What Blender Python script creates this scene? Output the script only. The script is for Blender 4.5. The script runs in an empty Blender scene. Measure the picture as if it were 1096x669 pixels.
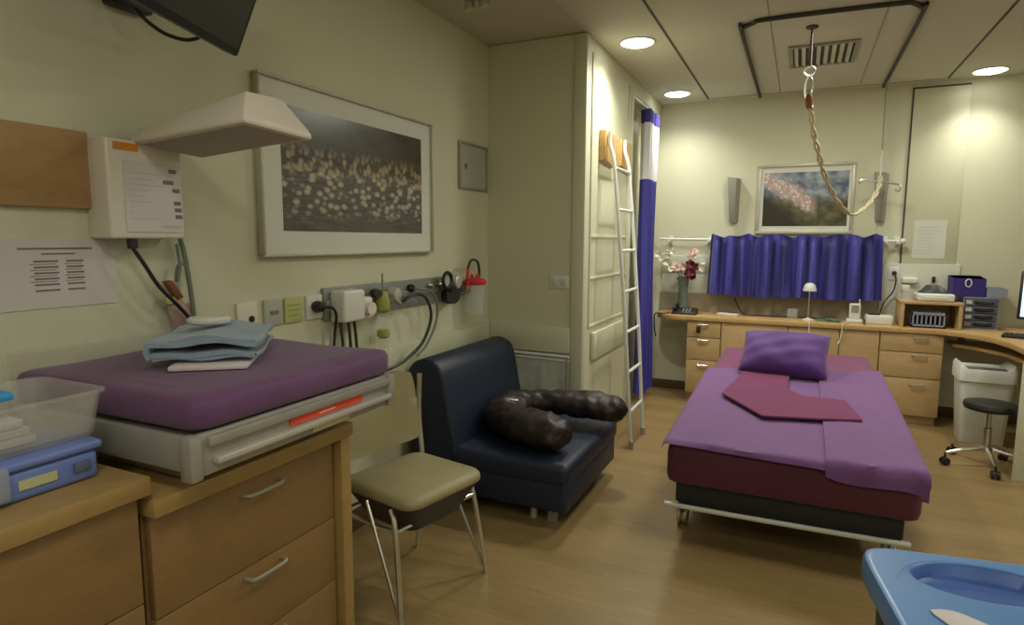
import bpy, bmesh, math, random
from mathutils import Vector, Matrix
random.seed(4)
sc = bpy.context.scene
COL = sc.collection
PI = math.pi

# ------------------------------------------------------------------ materials
def _nt(name):
    m = bpy.data.materials.new(name); m.use_nodes = True
    nt = m.node_tree
    return m, nt, nt.nodes['Principled BSDF']
def nd(nt, typ, **kw):
    n = nt.nodes.new(typ)
    for k, v in kw.items(): setattr(n, k, v)
    return n
def setin(n, **kw):
    for k, v in kw.items(): n.inputs[k.replace('_', ' ')].default_value = v
def ramp(nt, fac, stops, interp='LINEAR'):
    r = nd(nt, 'ShaderNodeValToRGB'); r.color_ramp.interpolation = interp
    e = r.color_ramp.elements
    while len(e) < len(stops): e.new(0.5)
    for i, (p, c) in enumerate(stops):
        e[i].position = p; e[i].color = (c[0], c[1], c[2], 1) if hasattr(c, '__len__') else (c, c, c, 1)
    nt.links.new(fac, r.inputs[0]); return r.outputs[0]
def coords(nt, kind='Object', scale=(1, 1, 1), loc=(0, 0, 0), rot=(0, 0, 0)):
    t = nd(nt, 'ShaderNodeTexCoord'); mp = nd(nt, 'ShaderNodeMapping')
    mp.inputs['Scale'].default_value = scale; mp.inputs['Location'].default_value = loc; mp.inputs['Rotation'].default_value = rot
    nt.links.new(t.outputs[kind], mp.inputs[0]); return mp.outputs[0]
def noise(nt, vec, scale, detail=3, rough=.5):
    n = nd(nt, 'ShaderNodeTexNoise'); n.inputs['Scale'].default_value = scale
    n.inputs['Detail'].default_value = detail; n.inputs['Roughness'].default_value = rough
    nt.links.new(vec, n.inputs['Vector']); return n.outputs['Fac']
def mix(nt, fac, a, b, blend='MIX'):
    m = nd(nt, 'ShaderNodeMix', data_type='RGBA', blend_type=blend)
    for sock, v in ((m.inputs[0], fac), (m.inputs[6], a), (m.inputs[7], b)):
        if hasattr(v, 'is_linked'): nt.links.new(v, sock)
        elif hasattr(v, '__len__'): sock.default_value = (*v[:3], 1)
        else: sock.default_value = v
    return m.outputs[2]
def math_(nt, op, a, b=0.0):
    m = nd(nt, 'ShaderNodeMath', operation=op)
    for s, v in ((m.inputs[0], a), (m.inputs[1], b)):
        if hasattr(v, 'is_linked'): nt.links.new(v, s)
        else: s.default_value = v
    return m.outputs[0]
def bump(nt, b, h, strength, dist=.01):
    n = nd(nt, 'ShaderNodeBump'); n.inputs['Strength'].default_value = strength; n.inputs['Distance'].default_value = dist
    nt.links.new(h, n.inputs['Height']); nt.links.new(n.outputs[0], b.inputs['Normal'])
_cache = {}
def mat(name, col, rough=.5, metal=0, var=.08, scale=6, bmp=0, bscale=60, sheen=0, spec=None, coat=0):
    if name in _cache: return _cache[name]
    m, nt, b = _nt(name)
    v = coords(nt); f = noise(nt, v, scale)
    c = ramp(nt, f, [(.3, [x * (1 - var) for x in col]), (.7, [min(1, x * (1 + var)) for x in col])])
    nt.links.new(c, b.inputs['Base Color'])
    b.inputs['Roughness'].default_value = rough; b.inputs['Metallic'].default_value = metal
    if bmp: bump(nt, b, noise(nt, v, bscale, 4), bmp)
    if sheen: b.inputs['Sheen Weight'].default_value = sheen
    if spec is not None: b.inputs['Specular IOR Level'].default_value = spec
    if coat: b.inputs['Coat Weight'].default_value = coat
    _cache[name] = m; return m
def wood(name, c1, c2, stretch=(2, 2, 22), rough=.45):
    m, nt, b = _nt(name)
    v = coords(nt, scale=stretch); f = noise(nt, v, 1.6, 5, .6)
    f2 = noise(nt, coords(nt, scale=[s * 5 for s in stretch]), 2.5, 2)
    c = ramp(nt, f, [(.3, c1), (.7, c2)])
    c = mix(nt, .14, c, ramp(nt, f2, [(.35, [x * .6 for x in c1]), (.65, c2)]))
    nt.links.new(c, b.inputs['Base Color']); b.inputs['Roughness'].default_value = rough
    return m
def streaks(name, c1, c2):
    m, nt, b = _nt(name)
    f = noise(nt, coords(nt, scale=(16, 16, .5)), 1.2, 3)
    nt.links.new(ramp(nt, f, [(.36, c1), (.62, c2)]), b.inputs['Base Color'])
    b.inputs['Roughness'].default_value = .5; b.inputs['Sheen Weight'].default_value = .12; return m
def glass(name, col=(.9, .93, .9), alpha=.25, rough=.12):
    m, nt, b = _nt(name)
    b.inputs['Base Color'].default_value = (*col, 1); b.inputs['Roughness'].default_value = rough
    f = noise(nt, coords(nt), 9)
    nt.links.new(ramp(nt, f, [(.3, alpha * .8), (.7, alpha * 1.2)]), b.inputs['Alpha'])
    return m
def emis(name, col, s):
    m, nt, b = _nt(name); b.inputs['Emission Color'].default_value = (*col, 1); b.inputs['Emission Strength'].default_value = s
    b.inputs['Base Color'].default_value = (*col, 1); return m

WALL = (.645, .64, .475)
M = {}
M['wall'] = mat('cream_wall_paint', WALL, .75, var=.03, scale=1.5, bmp=.05, bscale=200)
M['wardrobe'] = mat('cream_laminate', (.645, .64, .465), .5, var=.03, scale=1.2)
M['bumper'] = mat('pale_bumper_vinyl', (.62, .62, .46), .4, var=.03)
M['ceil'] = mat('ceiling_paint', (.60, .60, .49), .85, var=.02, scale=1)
M['ceil_shade'] = mat('shaded_ceiling_paint', (.56, .54, .41), .85, var=.02, scale=1)  # shade over the left ceiling zone put into a darker beige
M['seam'] = mat('dark_seam', (.06, .055, .04), .7)
M['base'] = mat('brown_skirting', (.10, .06, .03), .5)
def floor_mat():
    m, nt, b = _nt('wood_plank_floor')
    v = coords(nt, rot=(0, 0, 0))
    br = nd(nt, 'ShaderNodeTexBrick'); br.offset = .37; br.squash = 1
    setin(br, Scale=1.0, Mortar_Size=.0015, Mortar_Smooth=.2, Bias=0.0, Brick_Width=1.1, Row_Height=.105)
    br.inputs['Color1'].default_value = (.255, .172, .068, 1); br.inputs['Color2'].default_value = (.32, .22, .093, 1)
    br.inputs['Mortar'].default_value = (.19, .115, .04, 1)
    nt.links.new(v, br.inputs['Vector'])
    g = noise(nt, coords(nt, scale=(2.2, 26, 1)), 2.2, 6, .65)
    g2 = noise(nt, coords(nt, scale=(.9, 3.5, 1)), 1.6, 3)
    c = mix(nt, .45, br.outputs['Color'], ramp(nt, g, [(.3, (.185, .12, .045)), (.7, (.36, .25, .11))]))
    c = mix(nt, .22, c, ramp(nt, g2, [(.35, (.2, .12, .045)), (.65, (.46, .31, .14))]))
    nt.links.new(c, b.inputs['Base Color']); b.inputs['Roughness'].default_value = .38
    bump(nt, b, g, .04); return m
M['floor'] = floor_mat()
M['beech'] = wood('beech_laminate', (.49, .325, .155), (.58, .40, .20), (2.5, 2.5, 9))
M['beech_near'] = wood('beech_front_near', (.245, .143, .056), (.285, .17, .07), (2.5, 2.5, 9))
M['beech_top'] = wood('beech_worktop', (.50, .315, .12), (.60, .395, .175), (6, 2, 6), .35)
M['beech_edge'] = wood('beech_edge', (.35, .225, .08), (.42, .275, .105), (3, 3, 3), .4)
M['tan'] = wood('tan_board', (.40, .235, .10), (.47, .28, .125), (1, 3, 12), .6)
M['pad_wood'] = wood('pale_wood_pad', (.50, .30, .10), (.60, .38, .15), (3, 3, 8))
M['white'] = mat('white_plastic', (.72, .72, .66), .35, var=.02)
M['offwhite'] = mat('offwhite_plastic', (.74, .69, .61), .4, var=.03)
M['warm_grey'] = mat('warm_grey_under', (.42, .37, .31), .6, var=.06)
M['paper'] = mat('paper_white', (.66, .62, .60), .8, var=.02)
M['paper2'] = mat('paper_wall', (.66, .68, .60), .8, var=.02)
M['ink'] = mat('grey_ink', (.20, .18, .20), .8)
M['ink_red'] = mat('reddish_ink', (.42, .27, .23), .8)
M['ink_pale'] = mat('pale_ink', (.50, .51, .49), .8)
M['orange'] = mat('orange_label', (.75, .25, .02), .5)
M['red'] = mat('red_label', (.80, .085, .04), .45)
M['redlid'] = mat('red_plastic', (.62, .04, .05), .35)
M['black'] = mat('black_plastic', (.015, .015, .016), .4)
M['blackm'] = mat('black_matte', (.02, .02, .02), .7)
M['screen'] = mat('dark_screen', (.03, .035, .022), .3)
M['chrome'] = mat('chrome', (.70, .70, .67), .28, 1, var=.03)
M['alu'] = mat('brushed_aluminium', (.36, .345, .31), .45, .2, var=.06, scale=20)
M['alu_lite'] = mat('pale_metal_lip', (.62, .60, .55), .35, .4)
M['greymetal'] = mat('grey_rail_metal', (.27, .275, .265), .45, .3, var=.08)
M['whitemetal'] = mat('white_painted_metal', (.68, .70, .66), .4, .1, var=.02)
M['grey'] = mat('grey_paint', (.30, .30, .26), .5, var=.04)
M['purple_m'] = mat('purple_mattress_cloth', (.135, .05, .15), .7, var=.12, scale=5, bmp=.15, bscale=25, sheen=.2)
M['purple_s'] = mat('purple_sheet', (.175, .068, .23), .75, var=.06, scale=4, bmp=.12, bscale=14, sheen=.15)
M['magenta'] = mat('magenta_fitted_sheet', (.19, .04, .13), .75, var=.08, scale=4, bmp=.12, bscale=14, sheen=.15)
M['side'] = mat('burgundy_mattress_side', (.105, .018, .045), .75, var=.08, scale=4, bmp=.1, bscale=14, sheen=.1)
M['burg'] = mat('magenta_draw_cloth', (.175, .03, .105), .75, var=.06, scale=5, bmp=.1, bscale=20)
M['violet'] = mat('violet_pillowcase', (.095, .028, .205), .7, var=.1, scale=5, bmp=.2, bscale=16, sheen=.2)
M['blue_cur'] = streaks('royal_blue_curtain', (.012, .008, .10), (.075, .075, .42))
M['blue_cur2'] = streaks('deep_blue_curtain', (.022, .016, .20), (.055, .05, .37))
M['mesh'] = mat('white_mesh_cloth', (.78, .77, .80), .8, var=.03)
M['towel'] = mat('pale_blue_towel', (.27, .36, .46), .9, var=.07, scale=14, bmp=.4, bscale=150, sheen=.3)
M['cloth_w'] = mat('white_cloth', (.70, .65, .66), .85, var=.04, bmp=.25, bscale=40)
M['navy'] = mat('navy_vinyl', (.010, .017, .042), .48, var=.15, scale=3, bmp=.06, bscale=120)
M['jacket'] = mat('dark_puffy_leather', (.020, .011, .012), .47, var=.25, scale=9, bmp=.35, bscale=22)
M['olive'] = mat('olive_vinyl', (.34, .30, .165), .5, var=.06, bmp=.06, bscale=120)
M['bluebox'] = mat('periwinkle_plastic', (.155, .225, .56), .35, var=.05)
M['bluelid'] = mat('blue_lid_plastic', (.115, .27, .60), .32, var=.05)
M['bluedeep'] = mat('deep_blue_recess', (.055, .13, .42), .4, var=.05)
M['sky'] = mat('bright_blue_plastic', (.045, .33, .70), .4)
M['purplebox'] = mat('violet_blue_plastic', (.10, .075, .42), .4)
M['drawerblue'] = mat('slate_blue_plastic', (.11, .13, .20), .4)
M['greytray'] = mat('grey_blue_tray', (.28, .32, .42), .4)
M['bin'] = mat('white_bin_plastic', (.72, .73, .67), .4, var=.04)
M['bin_in'] = mat('grey_bin_flap', (.10, .10, .095), .6)
M['bin_body'] = mat('dark_grey_body', (.045, .05, .055), .5)
M['clear'] = glass('clear_plastic', (.75, .78, .76), .22)
M['acryl'] = glass('clear_acrylic', (.70, .66, .55), .16)
M['tub'] = glass('frosted_tub', (.68, .66, .62), .26, .3)
M['film'] = glass('plastic_film', (.72, .78, .74), .42, .2)
M['yellowgreen'] = mat('yellow_green_plastic', (.33, .36, .08), .4)
M['palegreen'] = mat('pale_green_socket', (.48, .52, .20), .45)
M['hosegreen'] = mat('dark_green_hose', (.03, .045, .035), .4)
M['hosegrey'] = mat('grey_green_hose', (.18, .21, .17), .4)
M['brown'] = mat('brown_red_plastic', (.20, .06, .02), .5)
M['pink'] = mat('pink_bag', (.42, .28, .25), .6)
M['rope'] = mat('cream_rope', (.66, .60, .38), .8, var=.15, scale=40, bmp=.5, bscale=120)
M['cord_w'] = mat('white_cord', (.66, .66, .58), .6)
M['tile'] = mat('brown_upstand', (.27, .22, .15), .5, var=.06)
M['board'] = mat('pale_backboard', (.60, .61, .51), .5, var=.03)
M['green_cloth'] = mat('green_glove', (.06, .20, .14), .6)
M['petal_p'] = mat('pale_pink_petal', (.72, .50, .45), .7, var=.15)
M['petal_w'] = mat('cream_petal', (.72, .68, .54), .7, var=.1)
M['petal_r'] = mat('dark_red_petal', (.11, .008, .016), .7)
M['stem'] = mat('green_stem', (.08, .13, .04), .7)
M['vase'] = glass('grey_glass_vase', (.22, .26, .23), .72, .1)
M['frame'] = mat('silver_brown_frame', (.36, .34, .26), .35, .3)
M['frame2'] = mat('pale_silver_frame', (.50, .48, .38), .4, .2)
M['mount'] = mat('white_mount', (.70, .71, .63), .8, var=.02)
M['plaque'] = mat('grey_plaque', (.45, .46, .39), .4, var=.03)
M['label_y'] = mat('pale_yellow_label', (.50, .50, .28), .6)
M['lamp_on'] = emis('downlight_glow', (1.0, .98, .86), 7)
M['monitor'] = emis('monitor_glow', (.55, .70, .95), .9)

def flock_mat():
    m, nt, b = _nt('flock_photo')
    g = nd(nt, 'ShaderNodeTexCoord').outputs['Generated']
    sx = nd(nt, 'ShaderNodeSeparateXYZ'); nt.links.new(g, sx.inputs[0]); z = sx.outputs[2]
    def blobs(scale, seed, thr):
        v = nd(nt, 'ShaderNodeTexVoronoi'); v.inputs['Scale'].default_value = 1
        nt.links.new(coords(nt, 'Generated', scale=(1, scale[0], scale[1]), loc=(seed, seed, seed), rot=(0, 0, 0)), v.inputs['Vector'])
        return ramp(nt, v.outputs['Distance'], [(thr * .5, 1.0), (thr, 0.0)])
    w = noise(nt, coords(nt, 'Generated', scale=(1, 8, 60)), 1.5, 3)
    water = ramp(nt, w, [(.3, (.075, .075, .065)), (.7, (.16, .16, .14))])
    white = blobs((21, 17), 3.3, .52); band = ramp(nt, z, [(.08, 0.0), (.2, .75), (.5, .85), (.56, 0.0)])
    c = mix(nt, math_(nt, 'MULTIPLY', white, band), water, (.60, .52, .42))
    dark = ramp(nt, noise(nt, coords(nt, 'Generated', scale=(1, 3, 4)), 1.5), [(.3, (.035, .03, .02)), (.8, (.10, .085, .055))])
    c = mix(nt, ramp(nt, z, [(.50, 0.0), (.60, 1.0)]), c, dark)
    p = blobs((34, 15), 8.1, .62); pb = ramp(nt, z, [(.44, 0.0), (.50, .95), (.62, .75), (.74, 0.0)])
    c = mix(nt, math_(nt, 'MULTIPLY', p, pb), c, (.46, .36, .23))
    nt.links.new(c, b.inputs['Base Color']); b.inputs['Roughness'].default_value = .25; return m
def blossom_mat():
    m, nt, b = _nt('blossom_photo')
    g = nd(nt, 'ShaderNodeTexCoord').outputs['Generated']
    sx = nd(nt, 'ShaderNodeSeparateXYZ'); nt.links.new(g, sx.inputs[0]); x, z = sx.outputs[0], sx.outputs[2]
    n1 = noise(nt, coords(nt, 'Generated', scale=(4, 1, 3)), 2, 4)
    sky = ramp(nt, n1, [(.35, (.07, .10, .15)), (.65, (.36, .42, .48))])
    low = ramp(nt, n1, [(.35, (.05, .05, .025)), (.65, (.17, .15, .075))])
    c = mix(nt, ramp(nt, z, [(.42, 1.0), (.62, 0.0)]), sky, low)
    dk = math_(nt, 'ADD', math_(nt, 'MULTIPLY', x, 1.3), math_(nt, 'MULTIPLY', z, 1.05))
    c = mix(nt, ramp(nt, dk, [(.55, 1.0), (.85, 0.0)]), c, (.035, .03, .02))
    vo = nd(nt, 'ShaderNodeTexVoronoi'); vo.inputs['Scale'].default_value = 1
    nt.links.new(coords(nt, 'Generated', scale=(27, 1, 17)), vo.inputs['Vector'])
    pk = ramp(nt, vo.outputs['Distance'], [(.1, (.85, .74, .71)), (.6, (.48, .35, .33))])
    d = math_(nt, 'ADD', math_(nt, 'MULTIPLY', x, .95), z)     # distance from the diagonal branch
    d = math_(nt, 'ABSOLUTE', math_(nt, 'SUBTRACT', d, .93))
    d = math_(nt, 'ADD', d, math_(nt, 'MULTIPLY', math_(nt, 'SUBTRACT', n1, .5), .45))
    k = math_(nt, 'MULTIPLY', ramp(nt, d, [(.10, 1.0), (.20, 0.0)]), ramp(nt, x, [(.55, 1.0), (.66, 0.0)]))
    c = mix(nt, k, c, pk)
    nt.links.new(c, b.inputs['Base Color']); b.inputs['Roughness'].default_value = .3; return m
M['flock'] = flock_mat(); M['blossom'] = blossom_mat()

# ------------------------------------------------------------------ mesh building
ORIG = {}
class MB:
    def __init__(s): s.bm = bmesh.new(); s.mi = 0
    def _fin(s, faces):
        for f in faces: f.material_index = s.mi
    def box(s, a, b, bev=0, seg=2, mtx=None):
        a, b = Vector(a), Vector(b); t = bmesh.new()
        bmesh.ops.create_cube(t, size=1)
        for v in t.verts: v.co = Vector(((a[i] + b[i]) / 2 + v.co[i] * abs(b[i] - a[i]) for i in range(3)))
        if bev: bmesh.ops.bevel(t, geom=t.edges[:], offset=min(bev, .49 * min(abs(b[i] - a[i]) for i in range(3))), segments=seg, profile=.5, affect='EDGES')
        if mtx: bmesh.ops.transform(t, matrix=mtx, verts=t.verts)
        return s._merge(t)
    def _merge(s, t):
        mp = {v: s.bm.verts.new(v.co) for v in t.verts}; out = []
        for f in t.faces:
            try: g = s.bm.faces.new([mp[v] for v in f.verts]); g.material_index = s.mi; out.append(g)
            except ValueError: pass
        t.free(); return s
    def tube(s, pts, r, n=8, closed=False, cap=True):
        pts = [Vector(p) for p in pts]; N = len(pts)
        R = r if hasattr(r, '__len__') else [r] * N
        rings = []; ref = None
        for i, p in enumerate(pts):
            if closed: d = pts[(i + 1) % N] - pts[i - 1]
            else: d = pts[min(i + 1, N - 1)] - pts[max(i - 1, 0)]
            d.normalize()
            if ref is None: ref = d.orthogonal().normalized()
            ref = (ref - d * ref.dot(d)); ref = ref.normalized() if ref.length > 1e-6 else d.orthogonal().normalized()
            bn = d.cross(ref)
            rings.append([s.bm.verts.new(p + (ref * math.cos(2 * PI * k / n) + bn * math.sin(2 * PI * k / n)) * R[i]) for k in range(n)])
        fs = []
        for i in range(N if closed else N - 1):
            a, b = rings[i], rings[(i + 1) % N]
            for k in range(n): fs.append(s.bm.faces.new((a[k], a[(k + 1) % n], b[(k + 1) % n], b[k])))
        if cap and not closed: fs.append(s.bm.faces.new(rings[0][::-1])); fs.append(s.bm.faces.new(rings[-1]))
        s._fin(fs); return s
    def lathe(s, prof, c=(0, 0, 0), n=24, mtx=None, sx=1, sy=1):
        t = bmesh.new(); rings = []
        for r, z in prof:
            if r < 1e-5: rings.append([t.verts.new((0, 0, z))])
            else: rings.append([t.verts.new((r * sx * math.cos(2 * PI * k / n), r * sy * math.sin(2 * PI * k / n), z)) for k in range(n)])
        for a, b in zip(rings, rings[1:]):
            if len(a) == 1 and len(b) == 1: continue
            for k in range(n):
                q = [a[0]] if len(a) == 1 else [a[k], a[(k + 1) % n]]
                q += [b[0]] if len(b) == 1 else [b[(k + 1) % n], b[k]]
                t.faces.new(q)
        if len(rings[0]) > 1: t.faces.new(rings[0][::-1])
        if len(rings[-1]) > 1: t.faces.new(rings[-1])
        m = Matrix.Translation(Vector(c)) @ (mtx or Matrix())
        bmesh.ops.transform(t, matrix=m, verts=t.verts); return s._merge(t)
    def prism(s, poly, z0, z1, bev=0, seg=2, mtx=None):
        t = bmesh.new()
        a = [t.verts.new((x, y, z0)) for x, y in poly]; b = [t.verts.new((x, y, z1)) for x, y in poly]; n = len(poly)
        t.faces.new(a[::-1]); t.faces.new(b)
        for k in range(n): t.faces.new((a[k], a[(k + 1) % n], b[(k + 1) % n], b[k]))
        bmesh.ops.recalc_face_normals(t, faces=t.faces[:])
        if bev: bmesh.ops.bevel(t, geom=t.edges[:], offset=bev, segments=seg, profile=.5, affect='EDGES')
        if mtx: bmesh.ops.transform(t, matrix=mtx, verts=t.verts)
        return s._merge(t)
    def grid(s, fn, nu, nv, closed_u=False, thick=0):
        t = bmesh.new()
        V = [[t.verts.new(fn(i / nu, j / nv)) for i in range(nu + (0 if closed_u else 1))] for j in range(nv + 1)]
        for j in range(nv):
            for i in range(nu):
                i2 = (i + 1) % len(V[0])
                t.faces.new((V[j][i], V[j][i2], V[j + 1][i2], V[j + 1][i]))
        if thick:
            bmesh.ops.recalc_face_normals(t, faces=t.faces[:])
            bmesh.ops.solidify(t, geom=t.faces[:], thickness=thick)
        return s._merge(t)
    def hull(s, verts, faces, bev=0, seg=2):
        t = bmesh.new(); v = [t.verts.new(p) for p in verts]
        for f in faces: t.faces.new([v[i] for i in f])
        bmesh.ops.recalc_face_normals(t, faces=t.faces[:])
        if bev: bmesh.ops.bevel(t, geom=t.edges[:], offset=bev, segments=seg, profile=.5, affect='EDGES')
        return s._merge(t)
    def build(s, name, m, parent=None, loc=None, local=False, smooth=35, recalc=True):
        if recalc: bmesh.ops.recalc_face_normals(s.bm, faces=s.bm.faces[:])
        off = Vector((0, 0, 0))
        if parent is not None: off = Vector(ORIG[parent.name])
        elif not local:
            if loc is None and len(s.bm.verts):
                xs = [v.co for v in s.bm.verts]
                loc = ((min(c.x for c in xs) + max(c.x for c in xs)) / 2, (min(c.y for c in xs) + max(c.y for c in xs)) / 2, min(c.z for c in xs))
            off = Vector(loc or (0, 0, 0))
        if not local:
            for v in s.bm.verts: v.co -= off
        if smooth:
            for f in s.bm.faces: f.smooth = True
            lim = math.radians(smooth)
            for e in s.bm.edges:
                if len(e.link_faces) == 2 and e.calc_face_angle(0) > lim: e.smooth = False
        me = bpy.data.meshes.new(name); s.bm.to_mesh(me); s.bm.free()
        for x in (m if isinstance(m, (list, tuple)) else [m]): me.materials.append(M[x] if isinstance(x, str) else x)
        o = bpy.data.objects.new(name, me); COL.objects.link(o)
        if parent is not None: o.parent = parent; ORIG[o.name] = ORIG[parent.name]
        else: o.location = off; ORIG[o.name] = tuple(off)
        return o
def thing(name, label, cat, loc=(0, 0, 0), rotz=0, group=None):
    o = bpy.data.objects.new(name, None); COL.objects.link(o); o.empty_display_size = .1
    o.location = loc; o.rotation_euler = (0, 0, rotz); ORIG[o.name] = tuple(loc) if not rotz else (0, 0, 0)
    o['label'] = label; o['category'] = cat
    if group: o['group'] = group
    return o
def tag(o, label, cat, group=None):
    o['label'] = label; o['category'] = cat
    if group: o['group'] = group
    return o
def struct(o): o['kind'] = 'structure'; return o
def dup(root, loc, label=None, rotz=None):
    r = root.copy(); COL.objects.link(r); r.location = loc
    if rotz is not None: r.rotation_euler = (0, 0, rotz)
    if label: r['label'] = label
    for ch in list(root.children):
        c = ch.copy(); COL.objects.link(c); c.parent = r
        for g in ch.children:
            d = g.copy(); COL.objects.link(d); d.parent = c
    return r
def bez(pts, n=8):
    """smooth curve through the points (Catmull-Rom)"""
    P = [Vector(p) for p in pts]; P = [P[0] * 2 - P[1]] + P + [P[-1] * 2 - P[-2]]; out = []
    for i in range(1, len(P) - 2):
        for k in range(n):
            t = k / n; a, b, c, d = P[i - 1:i + 3]
            out.append(.5 * ((2 * b) + (c - a) * t + (2 * a - 5 * b + 4 * c - d) * t * t + (3 * b - a - 3 * c + d) * t ** 3))
    out.append(P[-2]); return out
def sbox(name, a, b, m, parent=None, bev=0): return MB().box(a, b, bev).build(name, m, parent)

# ------------------------------------------------------------------ room shell
XL, YW, XW, YB, XR, YF = -1.82, 3.53, -1.18, 5.64, 2.7, -1.7
ZC, ZA = 2.53, 2.533
struct(sbox('floor', (XL - .1, YF - .1, -.08), (XR + .1, YB + .1, 0), 'floor'))
struct(sbox('ceiling', (XW, YF - .1, ZC), (XR + .1, YB + .1, ZC + .12), 'ceil'))
struct(sbox('ceiling_alcove', (XL - .1, YF - .1, ZA), (XW, YB + .1, ZC + .12), 'ceil_shade'))
struct(sbox('wall_left', (XL - .1, YF - .1, 0), (XL, YB + .1, ZA), 'wall'))
struct(sbox('wall_back', (XL, YB, 0), (XR + .1, YB + .1, ZC), 'wall'))
struct(sbox('wall_right', (XR, YF, 0), (XR + .1, YB, ZC), 'wall'))
struct(sbox('wall_front', (XL, YF - .1, 0), (XR + .1, YF, ZC), 'wall'))
# built-in closet block: front face (y=3.53) and side face (x=-1.18)
w = MB(); w.box((XL, YW, 0), (XW, 4.60, ZC - .001)); struct(w.build('wall_wardrobe', 'wardrobe'))
w = MB(); w.box((XL, 4.60, 0), (-1.32, YB, 2.42)); struct(w.build('wall_recess', 'wall'))
w = MB(); w.box((XL, 4.60, 2.42), (XW, YB, ZC - .001)); struct(w.build('wall_bulkhead', 'wall'))
w = MB(); w.box((-1.25, YW - .014, 0), (-1.17, YW + .04, 2.529), .008); struct(w.build('trim_wardrobe_corner', 'wardrobe'))
w = MB(); w.box((XW - .01, 4.565, 0), (XW + .012, 4.61, 2.42), .004); struct(w.build('trim_wardrobe_end', 'wardrobe'))
w = MB()
for a, b in (((XW, 3.64, .80), (XW + .008, 3.66, 2.45)), ((XW, 4.50, .80), (XW + .008, 4.52, 2.45))): w.box(a, b, .002)
for z in (.80, 1.10, 1.36): w.box((XW, 3.66, z), (XW + .007, 4.50, z + .018), .002)
struct(w.build('trim_wardrobe_panel', 'wardrobe'))
# bumper rails
w = MB(); w.box((XL, 1.45, .655), (XL + .028, YW, .822), .012); struct(w.build('trim_bumper_left', 'bumper'))
w = MB(); w.box((XL + .028, YW - .028, .655), (-1.25, YW, .815), .012); struct(w.build('trim_bumper_wardrobe', 'bumper'))
w = MB(); w.box((XW, 3.70, .59), (XW + .028, 4.53, .768), .012); struct(w.build('trim_bumper_side', 'bumper'))
# skirting
w = MB(); w.box((XL, YF, 0), (XL + .012, YW, .1), .003); struct(w.build('baseboard_left', 'base'))
w = MB(); w.box((XL + .012, YW - .012, 0), (-1.25, YW, .1), .003); w.box((XW, 3.58, 0), (XW + .012, 4.56, .06), .003); struct(w.build('baseboard_wardrobe', 'base'))
w = MB(); w.box((-1.318, YB - .012, 0), (XR, YB, .08), .003); struct(w.build('baseboard_back', 'base'))
# ceiling seams
for i, (x, y0, y1) in enumerate(((-.775, YF, 5.55), (.90, YF, 5.55))):
    struct(sbox('trim_ceiling_seam_%d' % (i + 1), (x - .006, y0, ZC - .004), (x + .006, y1, ZC + .002), 'seam'))
w = MB(); w.box((-.775, 5.545, ZC - .003), (.90, 5.553, ZC + .002)); struct(w.build('trim_ceiling_seam_3', 'grey'))
for i, x in enumerate((-.22, .335)):
    struct(sbox('trim_ceiling_seam_%d' % (i + 4), (x - .003, YF, ZC - .003), (x + .003, 5.545, ZC + .002), 'grey'))
# boxed column panel on the back wall, dark shadow gap left and top
struct(sbox('wall_column', (.709, YB - .008, 1.18), (1.06, YB, 2.488), 'wardrobe', bev=.002))
w = MB(); w.box((.698, YB - .009, 1.18), (.708, YB, 2.499)); w.box((.698, YB - .009, 2.489), (1.06, YB, 2.499)); struct(w.build('trim_column_gap', 'seam'))
# back boards and brown upstand
struct(sbox('trim_upstand', (-1.14, YB - .018, .722), (.58, YB, .885), 'tile'))
w = MB(); w.box((-1.13, YB - .014, .885), (-.70, YB, 1.06), .003); w.box((-1.13, YB - .014, 1.064), (-.70, YB, 1.215), .003)
struct(w.build('trim_backboard_left', 'board'))
w = MB(); w.box((.58, YB - .02, .722), (1.09, YB, 1.178), .004); struct(w.build('trim_backboard_right', 'board'))

# ------------------------------------------------------------------ ceiling fittings
dl = [(-.96, 3.82, 'round ceiling downlight nearest the wardrobe, largest of the three lit ones'),
      (-.978, 5.247, 'small round ceiling downlight just above the tall blue and white curtain'),
      (1.118, 5.417, 'round ceiling downlight at the right, above the computer desk')]
root = None
for x, y, lb in dl:
    if root is None:
        root = thing('downlight', lb, 'ceiling light', (x, y, ZC), group='recessed ceiling downlights')
        MB().lathe([(.096, -.001), (.108, -.001), (.106, -.006), (.098, -.008), (.096, -.005)], (x, y, ZC), 32).build('trim_ring', 'whitemetal', root)
        MB().lathe([(0, -.003), (.096, -.003), (.096, -.007), (.08, -.014), (0, -.017)], (x, y, ZC), 32).build('diffuser', 'lamp_on', root)
    else: dup(root, (x, y, ZC), lb)
def spot(name, loc, power, angle=130, blend=.9, rad=.08, col=(1, .985, .86), rot=(0, 0, 0)):
    l = bpy.data.lights.new(name, 'SPOT'); l.energy = power; l.spot_size = math.radians(angle); l.spot_blend = blend
    l.shadow_soft_size = rad; l.color = col
    o = bpy.data.objects.new(name, l); o.location = loc; o.rotation_euler = rot; COL.objects.link(o); return o
for i, (x, y, _) in enumerate(dl): spot('downlight_lamp', (x, y, ZC - .03), (64, 44, 34)[i], (150, 145, 118)[i], 1.0)
def area(name, loc, power, size, col=(1, .98, .84), rot=(0, 0, 0)):
    l = bpy.data.lights.new(name, 'AREA'); l.shape = 'DISK'; l.size = size; l.energy = power; l.color = col
    o = bpy.data.objects.new(name, l); o.location = loc; o.rotation_euler = rot; COL.objects.link(o); return o
# added fill lights under the ceiling, no fixtures: around camera and over bed
for (x, y, p) in ((-.15, .1, 9), (.4, -1.1, 12), (1.9, 2.6, 14), (1.9, -.2, 8), (.15, 4.2, 19), (.1, 2.4, 6)):
    area('ceiling_fill', (x, y, ZC - .02), p, .45)

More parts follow.
